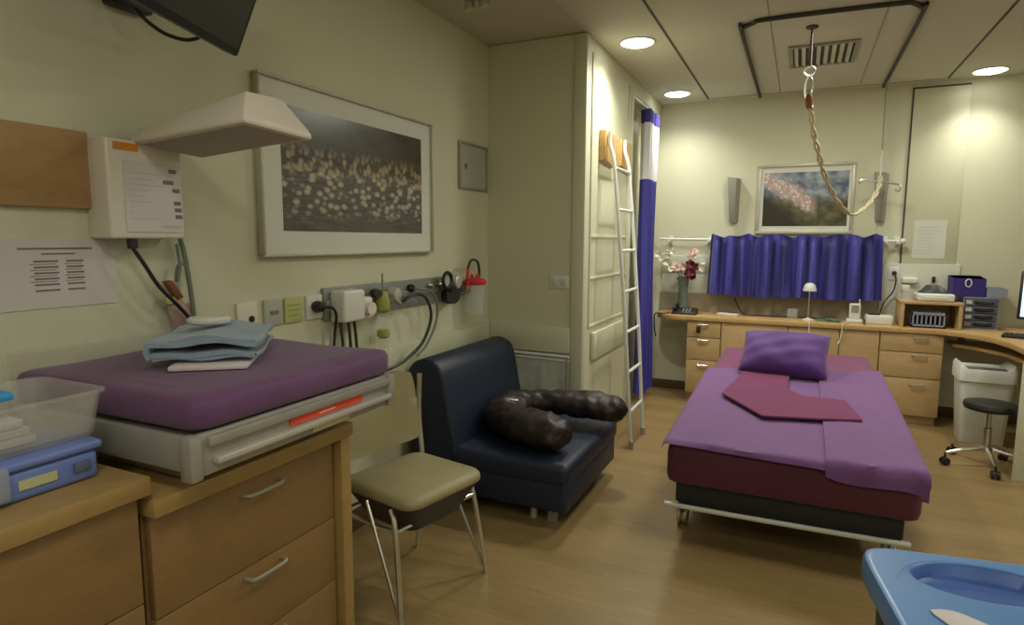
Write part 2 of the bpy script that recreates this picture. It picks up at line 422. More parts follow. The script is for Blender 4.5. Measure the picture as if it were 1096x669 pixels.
# hoist / curtain track, U shape open to the back wall
w = MB()
path = [(-.375, 5.60), (-.372, 3.86), (-.36, 3.79), (-.30, 3.725), (-.22, 3.69), (.36, 3.715), (.44, 3.75), (.485, 3.83), (.50, 3.92), (.50, 5.60)]
path = bez([(x, y, ZC - .0115) for x, y in path], 5)
w.tube(path, .0115, 8); t = w.build('ceiling_track', 'seam')
tag(t, 'U-shaped grey curtain track on the ceiling above the bed', 'curtain track')
root = thing('ceiling_vent', 'square slatted air vent in the ceiling above the bed', 'vent', (.055, 4.53, ZC))
w = MB()
for a, b in (((-.14, 4.28), (.25, 4.31)), ((-.14, 4.75), (.25, 4.78)), ((-.14, 4.31), (-.115, 4.75)), ((.225, 4.31), (.25, 4.75))):
    w.box((a[0], a[1], ZC - .014), (b[0], b[1], ZC), .003)
w.build('vent_frame', 'grey', root)
sbox('backing', (-.115, 4.31, ZC - .002), (.225, 4.75, ZC), 'seam', root)
for k in range(8):
    x = -.115 + .34 * (k + .5) / 8
    MB().box((-.012, 4.31, -.006), (.012, 4.75, -.003), mtx=Matrix.Translation((x, 0, ZC - .004)) @ Matrix.Rotation(.5, 4, 'Y')).build('slat', 'ceil', root)

# trapeze rope with hook and carabiner
HX, HY = -.012, 3.945
root = thing('rope_hook', 'dark ceiling hook rod with ring and carabiner holding the rope', 'hook', (HX, HY, ZC))
w = MB(); w.lathe([(.032, 0), (.032, -.008), (.008, -.014)], (HX, HY, ZC), 16); w.tube([(HX, HY, ZC - .01), (HX, HY, 2.315)], .006); w.build('rod', 'seam', root)
w = MB(); w.tube([(HX + .026 * math.cos(a), HY, 2.29 + .026 * math.sin(a)) for a in [2 * PI * k / 16 for k in range(16)]], .006, 8, True); w.build('ring', 'chrome', root)
w = MB(); w.tube([(HX + .018 * math.cos(a), HY + .006, 2.20 + .062 * math.sin(a)) for a in [2 * PI * k / 20 for k in range(20)]], .006, 8, True); w.build('carabiner', 'chrome', root)
w = MB(); w.tube([(HX + .004, HY, 2.165), (HX + .006, HY, 2.135), (HX + .008, HY, 2.09)], [.014, .021, .015], 10); w.build('swivel', 'brown', root)
rp = bez([(.0, 3.95, 2.10), (.006, 3.965, 2.08), (.023, 4.05, 1.981), (.055, 4.15, 1.887), (.089, 4.3, 1.793), (.155, 4.5, 1.664), (.223, 4.7, 1.585), (.305, 4.9, 1.530), (.391, 5.1, 1.582), (.457, 5.25, 1.662), (.500, 5.38, 1.762), (.503, 5.395, 1.83)], 8)
w = MB()
for ph in (0, PI):
    w.tube([p + Vector((math.cos(i * .55 + ph) * .010, math.sin(i * .55 + ph) * .006, 0)) for i, p in enumerate(rp)], .0085, 7)
tag(w.build('rope', 'rope'), 'cream twisted rope swagged over the bed from the ceiling hook', 'rope')
root = thing('hanging_hook_bar', 'thin metal hook bar on a white cord hanging from the ceiling track', 'hook bar', (.503, 5.40, 1.78))
MB().tube([(.499, 5.40, ZC - .02), (.500, 5.40, 2.25), (.503, 5.40, 2.02)], .005).build('rod', 'grey', root)
MB().tube([(.503, 5.40, 2.02), (.505, 5.40, 1.90), (.503, 5.40, 1.79)], .007).build('cord', 'cord_w', root)
w = MB(); w.tube(bez([(.375, 5.40, 1.775), (.37, 5.40, 1.80), (.40, 5.40, 1.806), (.50, 5.40, 1.79), (.60, 5.40, 1.772), (.63, 5.40, 1.765), (.64, 5.40, 1.735), (.62, 5.40, 1.715), (.605, 5.40, 1.735)], 5), .006)
w.build('hook_bar', 'chrome', root)
# spotlight at the near ceiling edge
root = thing('ceiling_spotlight', 'small metal spotlight fitting on the ceiling at the top edge, half out of view', 'spotlight', (-1.49, 2.775, ZA))
MB().box((-1.56, 2.74, ZA - .03), (-1.42, 2.81, ZA), .008).build('base_plate', 'alu', root)
for d in (-.04, .04): MB().lathe([(.022, 0), (.028, -.03), (.026, -.045), (0, -.042)], (-1.49 + d, 2.775, ZA - .03), 14).build('lamp_head', 'chrome', root)

# ------------------------------------------------------------------ back wall
def picture(name, label, axis, a0, a1, z0, z1, wall, depth, fw, mw, mframe, mimg, inner=None):
    """framed picture; axis 'Y' = on the left wall (faces +x), 'X' = on the back wall (faces -y)"""
    P = (lambda a, d, z: (wall + d, a, z)) if axis == 'Y' else (lambda a, d, z: (a, wall - d, z))
    root = thing(name, label, 'picture', P((a0 + a1) / 2, 0, z0))
    w = MB()
    for (p, q) in (((a0, z0), (a1, z0 + fw)), ((a0, z1 - fw), (a1, z1)), ((a0, z0 + fw), (a0 + fw, z1 - fw)), ((a1 - fw, z0 + fw), (a1, z1 - fw))):
        w.box(P(p[0], 0, p[1]), P(q[0], depth, q[1]), .004)
    w.build('frame', mframe, root)
    sbox('mount', P(a0 + fw, 0.001, z0 + fw), P(a1 - fw, depth * .55, z1 - fw), 'mount', root)
    if inner: i0, i1, j0, j1 = inner
    else: i0, i1, j0, j1 = a0 + mw, a1 - mw, z0 + mw, z1 - mw
    sbox('print', P(i0, depth * .5, j0), P(i1, depth * .55 + .002, j1), mimg, root)
    return root
picture('blossom_picture', 'framed photo of pink blossom on the back wall over the bed', 'X', -.362, .358, 1.405, 1.972, YB, .03, .025, .05, 'frame2', 'blossom', (-.31, .315, 1.47, 1.905))
root = None
for x, lb in ((-.545, 'grey wedge-shaped wall light left of the blossom picture'), (.535, 'grey wedge-shaped wall light right of the blossom picture, behind the hook bar')):
    if root is None:
        root = thing('wall_sconce', lb, 'wall light', (x, YB, 1.5), group='wedge wall lights')
        v = [(-.05, 0, 1.88), (.05, 0, 1.87), (.045, 0, 1.50), (-.025, 0, 1.51), (-.05, -.10, 1.88), (.025, -.10, 1.87), (.018, -.055, 1.50), (-.025, -.055, 1.51)]
        w = MB(); w.hull([(x + a, YB + b, c) for a, b, c in v], [(0, 1, 2, 3), (4, 5, 6, 7), (0, 1, 5, 4), (3, 2, 6, 7), (0, 4, 7, 3), (1, 2, 6, 5)], .004)
        w.build('shade', 'grey', root)
        sbox('back_plate', (x - .03, YB - .01, 1.55), (x + .03, YB, 1.83), 'whitemetal', root)
    else: dup(root, (x, YB, 1.5), lb)
# curtain rail, short blue curtain
root = thing('curtain_rail', 'white curtain rail on brackets across the back wall', 'curtain rail', (-.24, YB - .09, 1.36))
MB().tube([(-1.14, YB - .09, 1.358), (.68, YB - .09, 1.350)], .011, 10).build('rail', 'whitemetal', root)
for x in (-1.06, -.725, .59, .668):
    w = MB(); w.box((x - .012, YB - .105, 1.33), (x + .012, YB, 1.352), .004); w.box((x - .018, YB - .012, 1.31), (x + .018, YB, 1.385), .004); w.build('bracket', 'whitemetal', root)
w = MB(); w.lathe([(0, 0), (.018, .004), (.022, .02), (.014, .035), (0, .038)], (.68, YB - .09, 1.35), 14, Matrix.Rotation(PI / 2, 4, 'Y')); w.build('finial', 'white', root)
def gathered(u, v):
    x = -.705 + 1.275 * u
    amp = .022 + .022 * math.sin(u * 17 + 1) ** 2
    ph = u * 2 * PI * 10.5 + 1.5 * math.sin(u * 21) + .9 * math.sin(u * 9 + 2)
    pinch = 1 - .55 * math.exp(-((v - .93) / .05) ** 2)
    y = YB - .095 - .03 + amp * math.sin(ph) * pinch * (.75 + .4 * (1 - v)) - .012 * (1 - v)
    zt = 1.392 + .010 * math.sin(ph * .5 + 1) + .006 * math.sin(u * 61)
    zb = .888 + .006 * math.sin(u * 14)
    return (x + (-.018 * (1 - v) if u < .5 else .016 * (1 - v)) * abs(2 * u - 1) + .006 * math.cos(ph) , y, zb + (zt - zb) * v)
w = MB(); w.grid(gathered, 260, 16, thick=.002); tag(w.build('short_curtain', 'blue_cur', smooth=80), 'short gathered royal blue curtain hung on the rail over the counter', 'curtain')
# tall cubicle curtain
def tall(u, v):
    x0, x1 = -1.235, -1.125
    ph = u * 2 * PI * 5
    y = 4.98 + .40 * u
    sq = 1 - .14 * math.sin(v * PI) - .1 * v
    return (-1.18 + .052 * math.sin(ph) * sq + .006 * math.sin(v * 7 + u * 9), 5.20 + (y - 5.20) * sq + .01 * math.sin(v * 5), .07 + 2.31 * v)
root = thing('cubicle_curtain', 'tall bunched curtain, blue with a white mesh top, beside the ladder', 'curtain', (-1.18, 5.2, .07))
for nm, m, v0, v1 in (('body', 'blue_cur2', 0, .765), ('mesh_top', 'mesh', .765, .955), ('header', 'blue_cur2', .955, 1)):
    w = MB(); w.grid(lambda u, v: tall(u, v0 + (v1 - v0) * v), 100, 14 if nm == 'body' else 6, thick=.002); w.build(nm, m, root, smooth=80)
w = MB(); w.box((-1.21, 4.6, 2.40), (-1.185, 5.62, 2.42), .003)
tag(w.build('curtain_track', 'whitemetal'), 'straight white track under the bulkhead carrying the tall curtain', 'curtain track')
# wall paper sheet
root = thing('wall_notice', 'white paper sheet taped on the back wall above the label printer', 'notice', (.88, YB - .008, 1.22))
sbox('sheet', (.775, YB - .011, 1.222), (.985, YB - .008, 1.505), 'paper2', root)
w = MB()
for k in range(9): w.box((.80, YB - .0116, 1.255 + k * .025), (.80 + random.uniform(.08, .16), YB - .011, 1.258 + k * .025))
w.build('text_lines', 'ink_pale', root)
# wall socket behind right end of curtain with black lead
root = thing('wall_socket', 'wall socket with black plug right of the short blue curtain', 'socket', (.665, YB - .02, 1.10))
sbox('plate', (.625, YB - .03, 1.05), (.70, YB - .02, 1.15), 'white', root, .004)
w = MB(); w.lathe([(.016, 0), (.018, .012), (.012, .035), (0, .036)], (.665, YB - .03, 1.105), 12, Matrix.Rotation(PI / 2, 4, 'X')); w.build('plug', 'black', root)
w = MB(); w.tube(bez([(.665, YB - .06, 1.105), (.675, YB - .075, 1.05), (.665, YB - .07, .97), (.63, YB - .06, .91), (.60, YB - .08, .86), (.57, YB - .09, .735)], 6), .005); w.build('lead', 'black', root)

# ------------------------------------------------------------------ back counter units
YC = 5.27
def unit(name, label, x0, x1, drawers, hx, hw):
    root = thing(name, label, 'cabinet', ((x0 + x1) / 2, YC + .17, 0))
    w = MB(); w.box((x0, YC + .02, .07), (x1, YB - .02, .685)); w.box((x0 + .01, YC + .05, 0), (x1 - .01, YB - .02, .07)); w.build('carcass', 'beech', root)
    for z0, z1, hz in drawers:
        d = MB().box((x0 + .003, YC, z0 + .003), (x1 - .003, YC + .02, z1 - .003), .002).build('drawer', 'beech', root)
        if hz:
            w = MB(); w.tube([(hx - hw, YC - .001, hz), (hx - hw, YC - .022, hz), (hx + hw, YC - .022, hz), (hx + hw, YC - .001, hz)], .0065, 8); w.build('handle', 'chrome', d)
    return root
unit('drawer_unit', 'narrow beech drawer unit under the left end of the back counter', -.835, -.562, [(.545, .683, .655), (.355, .545, .524), (.07, .355, .314)], -.70, .038)
root = thing('cupboard', 'wide beech panelled cupboard behind the head of the bed', 'cabinet', (0, YC + .17, 0))
w = MB(); w.box((-.56, YC + .02, .07), (.565, YB - .02, .685)); w.box((-.55, YC + .05, 0), (.555, YB - .02, .07)); w.build('carcass', 'beech', root)
for a, b in ((-.56, -.06), (-.06, .30), (.30, .565)): MB().box((a + .003, YC, .073), (b - .003, YC + .02, .682), .002).build('front_panel', 'beech', root)
unit('drawer_unit', 'three-drawer beech unit right of the bed beside the white bin', .568, .965, [(.542, .683, .655), (.350, .542, .522), (.07, .350, .306)], .82, .042)
# key tag hanging from the top left handle
root = thing('key_fob', 'black key fob hanging from the top handle of the narrow drawer unit', 'key', (-.735, YC - .035, .60))
MB().tube([(-.735 + .012 * math.cos(a), YC - .022 - .012 * math.sin(a), .655) for a in [2 * PI * k / 12 for k in range(12)]], .002, 6, True).build('ring', 'chrome', root)
MB().box((-.752, YC - .042, .585), (-.722, YC - .026, .645), .006).build('fob', 'black', root)
# continuous worktop with rounded left end and a wing to the right
arc = [(-1.12 + .2 - .2 * math.cos(t), 5.45 - .2 * math.sin(t)) for t in [PI / 2 * k / 8 for k in range(9)]]
poly = [(-1.12, 5.62)] + arc + [(.90, 5.25), (.98, 5.225), (1.06, 5.16), (1.13, 5.08), (1.185, 4.95), (1.22, 4.75), (1.225, 4.5), (1.205, 4.25), (1.95, 4.25), (1.95, 5.62)]
w = MB(); w.prism(poly, .686, .722, .004)
tag(w.build('worktop', 'beech_top'), 'long beech worktop along the back wall curving into a desk at right', 'worktop')
root = thing('keyboard_shelf', 'beech slide-out keyboard shelf under the curved desk', 'shelf', (1.4, 5.0, .6))
w = MB(); w.prism([(1.02, 5.30), (1.14, 5.17), (1.25, 4.98), (1.29, 4.7), (1.9, 4.7), (1.9, 5.5), (1.02, 5.5)], .60, .622, .003); w.build('shelf', 'beech_top', root)
for x, y in ((1.1, 5.45), (1.85, 5.45), (1.85, 4.75)): sbox('hanger', (x - .02, y - .02, .622), (x + .02, y + .02, .687), 'alu', root)
w = MB(); w.box((1.16, 4.26, 0), (1.90, 4.29, .686), .003)
tag(w.build('desk_end_panel', 'bumper'), 'pale end panel standing under the near end of the right desk', 'panel')

# things on the counter
root = thing('flower_vase', 'grey glass vase on the left end of the counter', 'vase', (-.915, 5.50, .722))
MB().lathe([(0, 0), (.05, 0), (.052, .02), (.04, .12), (.040, .22), (.052, .315), (.047, .315), (.036, .22), (.036, .12), (.046, .03), (0, .02)], (-.915, 5.50, .722), 20).build('vessel', 'vase', root)
def flower(base, head, mid, m, petals, rad, label):
    r = thing('flower', label, 'flower', base, group='flowers in the vase')
    MB().tube(bez([base, mid, head], 6), .0035, 6).build('stem', 'stem', r)
    w = MB()
    for (dx, dz, dy) in petals:
        c = Vector(head) + Vector((dx, dy, dz))
        for k in range(6):
            a = 2 * PI * k / 6 + dx * 40
            q = Matrix.Translation(c) @ Matrix.Rotation(random.uniform(-.5, .5), 4, 'Z') @ Matrix.Rotation(random.uniform(.9, 1.7), 4, 'X') @ Matrix.Rotation(a, 4, 'Z') @ Matrix.Translation((rad * .55, 0, 0)) @ Matrix.Rotation(-.45, 4, 'Y')
            w.lathe([(0, -.004), (rad * .6, -.001), (rad * .62, .001), (0, .003)], (0, 0, 0), 8, q, 1, .72)
    w.build('petals', m, r)
    if 'spray' in label:
        w = MB()
        for k in range(7):
            p = Vector(base).lerp(Vector(mid), .5 + k * .07)
            w.lathe([(0, -.001), (.02, 0), (0, .001)], p, 6, Matrix.Rotation(k * 1.3, 4, 'X') @ Matrix.Rotation(k, 4, 'Z') @ Matrix.Translation((.02, 0, 0)), 1, .5)
        w.build('leaves', 'stem', r)
B = (-.915, 5.50, .80)
flower(B, (-1.10, 5.44, 1.195), (-.95, 5.49, 1.05), 'petal_w', [(0, 0, 0), (.05, .03, 0), (-.03, .03, .01), (.045, -.035, 0), (.075, .06, 0), (.09, -.09, 0)], .034, 'cream white blossom spray leaning left out of the vase')
flower(B, (-.845, 5.45, 1.245), (-.88, 5.49, 1.07), 'petal_p', [(0, 0, 0), (.025, .012, 0), (-.025, -.015, .01), (.01, -.03, 0)], .030, 'pale pink blossom spray standing tallest in the vase')
flower(B, (-.84, 5.42, 1.10), (-.885, 5.46, 1.05), 'petal_r', [(0, 0, 0), (.015, .025, .01), (-.02, -.03, 0), (-.01, .045, 0), (.01, -.045, 0), (.0, -.02, -.02)], .042, 'dark red flower at the front of the vase')
flower(B, (-.955, 5.43, 1.115), (-.925, 5.47, 1.04), 'petal_p', [(0, 0, 0), (.045, .01, 0), (-.03, .02, .01)], .034, 'low pink flower at the mouth of the vase')
flower(B, (-.755, 5.46, 1.165), (-.86, 5.49, 1.08), 'petal_w', [(0, 0, 0), (-.01, -.06, 0)], .024, 'thin cream flower twig leaning right out of the vase')
root = thing('telephone', 'black desk telephone on the counter beside the vase', 'telephone', (-.88, 5.40, .722))
w = MB(); w.hull([(-.985, 5.33, .722), (-.775, 5.33, .722), (-.775, 5.47, .722), (-.985, 5.47, .722), (-.98, 5.335, .742), (-.78, 5.335, .742), (-.78, 5.465, .772), (-.98, 5.465, .772)], [(0, 1, 2, 3), (4, 5, 6, 7), (0, 1, 5, 4), (1, 2, 6, 5), (2, 3, 7, 6), (3, 0, 4, 7)], .005); w.build('body', 'black', root)
w = MB(); w.tube(bez([(-.955, 5.34, .762), (-.958, 5.36, .780), (-.955, 5.40, .786), (-.955, 5.44, .792), (-.955, 5.465, .785)], 4), [.016] * 4 + [.011] * 9 + [.016] * 4, 10); w.build('handset', 'black', root)
w = MB()
for i in range(3):
    for j in range(4): w.box((-.895 + i * .026, 5.35 + j * .024, .744 + j * .005), (-.880 + i * .026, 5.362 + j * .024, .752 + j * .005), .001)
w.build('keypad', 'grey', root)
w = MB(); w.tube(bez([(-1.0, 5.36, .728), (-1.06, 5.30, .727), (-1.095, 5.34, .727), (-1.128, 5.36, .70), (-1.132, 5.39, .60), (-1.13, 5.45, .5)], 6), .005)
tag(w.build('phone_cable', 'black'), 'black cable trailing over the rounded left end of the counter', 'cable')
w = MB(); w.prism([(-.62, 5.42), (-.46, 5.38), (-.44, 5.43), (-.60, 5.48)], .722, .742, .003)
tag(w.build('paper_pad', 'paper2'), 'small white pad lying on the counter left of the desk lamp', 'notepad')
root = thing('desk_lamp', 'small desk lamp with a white dome shade on the counter', 'lamp', (.078, 5.42, .722))
MB().lathe([(0, 0), (.045, 0), (.045, .008), (.012, .016), (.006, .02)], (.078, 5.42, .722), 20).build('base', 'white', root)
MB().tube([(.078, 5.42, .735), (.078, 5.42, .97)], .005).build('pole', 'chrome', root)
MB().lathe([(.050, .955), (.049, .972), (.038, 1.004), (.022, 1.017), (0, 1.020), (0, 1.012), (.034, .995), (.046, .956)], (.078, 5.42, 0), 24).build('lamp_shade', 'white', root)
w = MB()
for k in range(5):
    w.tube(bez([(.20, 5.40, .732), (.23 + k * .012, 5.37 - .004 * k, .745 - .002 * k), (.27 + k * .008, 5.36 + k * .014, .732)], 5), [.006] + [.009] * 9 + [.005], 8)
w.box((.14, 5.38, .722), (.24, 5.45, .734), .006)
tag(w.build('rubber_glove', 'green_cloth'), 'crumpled dark green glove lying between the lamp and the white handset', 'glove')
root = thing('cordless_phone', 'white cordless handset standing in its charging cradle on the counter', 'telephone', (.395, 5.42, .722))
MB().box((.345, 5.37, .722), (.455, 5.47, .752), .010).build('cradle', 'white', root)
w = MB(); w.box((.362, 5.40, .752), (.440, 5.428, .872), .010, 3); h = w.build('handset', 'white', root)
sbox('screen', (.376, 5.397, .80), (.426, 5.401, .858), 'grey', h)
MB().tube([(.43, 5.415, .87), (.43, 5.415, .905)], .005).build('antenna', 'white', h)
root = thing('power_supply_box', 'low white plastic box with a dark knob beside the wooden shelf box', 'box', (.55, 5.43, .722))
MB().box((.475, 5.37, .722), (.655, 5.49, .790), .010).build('body', 'white', root)
MB().lathe([(.030, 0), (.030, .008), (.024, .014), (0, .014)], (.53, 5.42, .789), 16, None, 1.4, .8).build('knob', 'blackm', root)
MB().tube(bez([(.472, 5.40, .75), (.464, 5.36, .735), (.463, 5.34, .725), (.468, 5.30, .727)], 4), .004).build('cable', 'black', root)
for nm, pts, lb in (('lamp_cable', [(.10, 5.40, .728), (.095, 5.30, .728), (.088, 5.245, .724), (.088, 5.238, .66), (.092, 5.237, .60), (.085, 5.22, .575)], 'thin white lamp cable hanging over the counter front behind the pillow'),
                    ('charger_cable', [(.36, 5.38, .728), (.335, 5.30, .728), (.315, 5.245, .724), (.312, 5.238, .66), (.30, 5.237, .60), (.29, 5.22, .575)], 'white charger cable of the cordless phone hanging over the counter front')):
    tag(MB().tube(bez(pts, 6), .0045).build(nm, 'cord_w'), lb, 'cable')
tag(MB().tube(bez([(-.50, 5.60, .86), (-.46, 5.58, .78), (-.40, 5.52, .728), (-.30, 5.50, .728), (-.1, 5.52, .728), (.05, 5.53, .728), (.2, 5.5, .728)], 6), .005).build('black_cable', 'black'), 'thin black cable running down the brown upstand onto the counter', 'cable')
root = thing('paper_holder', 'small clear holder standing on the counter left of the handset', 'holder', (-.05, 5.46, .722))
MB().box((-.075, 5.46, .722), (.0, 5.50, .727), .001).box((-.075, 5.496, .727), (.0, 5.50, .80), .001).build('stand', 'clear', root)
# wooden shelf box, basket, printer
root = thing('shelf_box', 'open-fronted wooden box standing on the counter under the label printer', 'shelf box', (.88, 5.45, .722))
for nm, a, b in (('side_panel', (.69, 5.30, .722), (.712, 5.59, .895)), ('side_panel', (1.043, 5.30, .722), (1.065, 5.59, .895)), ('top_panel', (.685, 5.295, .895), (1.07, 5.595, .915)), ('back_panel', (.712, 5.575, .722), (1.043, 5.59, .895))):
    sbox(nm, a, b, 'beech', root, .002)
root = thing('slotted_basket', 'grey slotted basket inside the wooden shelf box', 'basket', (.87, 5.40, .722))
w = MB(); w.box((.765, 5.33, .722), (.975, 5.47, .732))
for a, b in (((.765, 5.33), (.975, 5.336)), ((.765, 5.464), (.975, 5.47)), ((.765, 5.33), (.771, 5.47)), ((.969, 5.33), (.975, 5.47))): w.box((a[0], a[1], .815), (b[0], b[1], .835)); w.box((a[0], a[1], .722), (b[0], b[1], .745))
for k in range(8):
    x = .765 + .0275 * k + .004
    w.box((x, 5.33, .74), (x + .009, 5.336, .82)); w.box((x, 5.464, .74), (x + .009, 5.47, .82))
w.build('basket', 'greytray', root)
w = MB()
for k in range(6): w.box((.785 + k * .03, 5.36, .732), (.805 + k * .03, 5.44, .79 + .01 * (k % 3)), .003)
w.build('liner', 'blackm', root)
root = thing('label_printer', 'white label printer on top of the wooden shelf box', 'printer', (.90, 5.42, .915))
MB().box((.79, 5.33, .918), (1.02, 5.52, .972), .014, 3).box((.80, 5.34, .9155), (.83, 5.37, .92)).build('body', 'white', root)
MB().box((.835, 5.327, .935), (.975, 5.333, .95), .002).build('slot', 'offwhite', root)
w = MB(); w.grid(lambda u, v: (.805 + .20 * u + .01 * math.sin(v * 9), 5.36 + .14 * v, .965 + .065 * (math.sin(PI * min(1, u * 1.05)) ** .8) * (math.sin(PI * v) ** .6) + .012 * math.sin(u * 17 + v * 5) * math.sin(PI * u) * math.sin(PI * v)), 24, 14)
tag(w.build('crumpled_bag', 'bin_body', smooth=80), 'crumpled dark grey bag lying on top of the label printer', 'bag')
for x, lb in ((.735, 'clear beaker on the shelf box left of the printer'),):
    root = thing('beaker', lb, 'beaker', (x, 5.40, .915)); MB().lathe([(0, 0), (.032, 0), (.038, .085), (.036, .085), (.030, .004), (0, .004)], (x, 5.40, .915), 18).build('vessel', 'clear', root)
for x0, x1, z0, z1, lb in ((.715, .82, 1.03, 1.075, 'white oblong dispenser on the backboard above the printer, upper one'), (.715, .775, .97, 1.02, 'small white dispenser on the backboard above the clear beaker, lower one')):
    tag(MB().box((x0, YB - .075, z0), (x1, YB - .02, z1), .012, 3).build('dispenser', 'white'), lb, 'dispenser')
tag(MB().box((.915, YB - .05, 1.04), (.935, YB - .02, 1.085), .004).build('wall_hook', 'black'), 'small black hook on the pale backboard above the printer', 'hook')
root = thing('drawer_tower', 'slate blue desktop drawer tower beside the wooden shelf box', 'drawer tower', (1.19, 5.48, .722))
w = MB(); w.box((1.085, 5.40, .722), (1.295, 5.60, .732)); w.box((1.085, 5.40, .945), (1.295, 5.60, .955)); w.box((1.085, 5.41, .732), (1.092, 5.60, .945)); w.box((1.288, 5.41, .732), (1.295, 5.60, .945)); w.box((1.092, 5.59, .732), (1.288, 5.60, .945)); w.build('case', 'greytray', root)
for k in range(4):
    z = .734 + k * .053
    d = MB().box((1.093, 5.402, z), (1.287, 5.58, z + .049), .003).build('drawer', 'drawerblue', root)
    w = MB(); w.grid(lambda u, v: (1.15 + .11 * u, 5.40 - .016 * math.sin(PI * v), z + .018 + .018 * v - .006 * math.sin(PI * u)), 8, 6, thick=.003); w.build('handle', 'blackm', d)
    sbox('label_card', (1.100, 5.3995, z + .012), (1.135, 5.402, z + .038), 'paper' if k else 'ink_red', d)
root = thing('blue_bin_box', 'violet blue open-front storage box on top of the drawer tower', 'box', (1.12, 5.48, .955))
v = [(1.015, 5.40, .957), (1.205, 5.40, .957), (1.205, 5.59, .957), (1.015, 5.59, .957), (1.01, 5.39, 1.09), (1.205, 5.39, 1.085), (1.205, 5.59, 1.10), (1.01, 5.59, 1.10)]
w = MB(); w.hull(v, [(0, 1, 2, 3), (0, 1, 5, 4), (1, 2, 6, 5), (2, 3, 7, 6), (3, 0, 4, 7)]); bmesh.ops.solidify(w.bm, geom=w.bm.faces[:], thickness=.004); w.build('shell', 'purplebox', root)
w = MB(); w.tube([(1.10 + .018 * math.cos(a), 5.384, 1.055 + .028 * math.sin(a)) for a in [2 * PI * k / 14 for k in range(14)]], .004, 6, True); w.build('handle_ring', 'mesh', root)
w = MB(); w.box((1.215, 5.40, .957), (1.325, 5.58, .965)); w.box((1.215, 5.40, .965), (1.335, 5.406, 1.02)); w.box((1.215, 5.574, .965), (1.335, 5.58, 1.02)); w.box((1.329, 5.406, .965), (1.335, 5.574, 1.02)); w.box((1.215, 5.406, .965), (1.221, 5.574, 1.02))
tag(w.build('letter_tray', 'greytray'), 'grey blue open tray on the drawer tower right of the violet box', 'tray')
# monitor + keyboard
root = thing('computer_monitor', 'black computer monitor on the right desk, cut by the right edge', 'monitor', (1.62, 5.22, .722), 0)
mx = Matrix.Translation((1.60, 5.18, .99)) @ Matrix.Rotation(-.35, 4, 'Z') @ Matrix.Rotation(-.10, 4, 'X')
MB().box((-.25, -.02, -.165), (.25, .02, .165), .008, mtx=mx).build('housing', 'black', root)
MB().box((-.232, -.0215, -.147), (.232, -.019, .147), mtx=mx).build('screen', 'monitor', root)
w = MB(); w.tube([(1.61, 5.22, .735), (1.61, 5.225, .99)], .022, 12); w.build('neck', 'black', root)
MB().lathe([(0, 0), (.11, 0), (.108, .012), (.03, .02), (0, .02)], (1.61, 5.22, .722), 24).build('foot', 'black', root)
root = thing('keyboard', 'black computer keyboard lying on the right desk', 'keyboard', (1.45, 5.0, .722))
mx = Matrix.Translation((1.43, 5.03, .722)) @ Matrix.Rotation(-.30, 4, 'Z')
MB().box((-.19, -.07, .001), (.23, .07, .018), .005, mtx=mx).build('base', 'black', root)
w = MB()
for j in range(5):
    for i in range(15): w.box((-.18 + i * .0265, -.06 + j * .025, .016), (-.18 + i * .0265 + .022, -.06 + j * .025 + .02, .024), .002, 1, mx)
w.build('keys', 'blackm', root)
# white bin under the desk
root = thing('waste_bin', 'white swing-top waste bin under the right desk behind the stool', 'bin', (1.165, 5.02, 0))
def rrect(hx, hy, r, n=5):
    out = []
    for cx, cy, a0 in ((hx - r, hy - r, 0), (-hx + r, hy - r, PI / 2), (-hx + r, -hy + r, PI), (hx - r, -hy + r, 1.5 * PI)):
        for k in range(n + 1): out.append((cx + r * math.cos(a0 + PI / 2 * k / n), cy + r * math.sin(a0 + PI / 2 * k / n)))
    return out
def loft(mb, sections, cap=True, c=(0, 0), rot=0):
    rings = []; cs, sn = math.cos(rot), math.sin(rot)
    for pts, z in sections: rings.append([mb.bm.verts.new((c[0] + x * cs - y * sn, c[1] + x * sn + y * cs, z(x, y) if callable(z) else z)) for x, y in pts])
    n = len(rings[0]); fs = []
    for a, b in zip(rings, rings[1:]):
        for k in range(n): fs.append(mb.bm.faces.new((a[k], a[(k + 1) % n], b[(k + 1) % n], b[k])))
    if cap: fs.append(mb.bm.faces.new(rings[0][::-1])); fs.append(mb.bm.faces.new(rings[-1]))
    mb._fin(fs); return mb
w = MB(); loft(w, [(rrect(.115, .10, .03), 0), (rrect(.12, .105, .03), .01), (rrect(.145, .125, .035), .43), (rrect(.145, .125, .035), .435)], c=(1.155, 5.02)); w.build('body', 'bin', root)
saddle = lambda b: (lambda x, y: b + .065 * (abs(x) / .155) ** 4)
w = MB(); loft(w, [(rrect(.152, .132, .04), .43), (rrect(.157, .137, .04), .435), (rrect(.157, .137, .04), lambda x, y: .47 + .055 * (abs(x) / .155) ** 4), (rrect(.146, .126, .035), lambda x, y: .50 + .065 * (abs(x) / .155) ** 4), (rrect(.125, .112, .03), lambda x, y: .495 + .06 * (abs(x) / .155) ** 4), (rrect(.12, .105, .03), .46)], c=(1.155, 5.02)); w.build('lid_rim', 'bin', root)
w = MB(); w.grid(lambda u, v: (1.155 - .118 + .236 * u, 5.02 - .103 + .206 * v, .462 + .05 * math.sin(PI * v)), 4, 10); w.build('flap', 'bin_in', root)
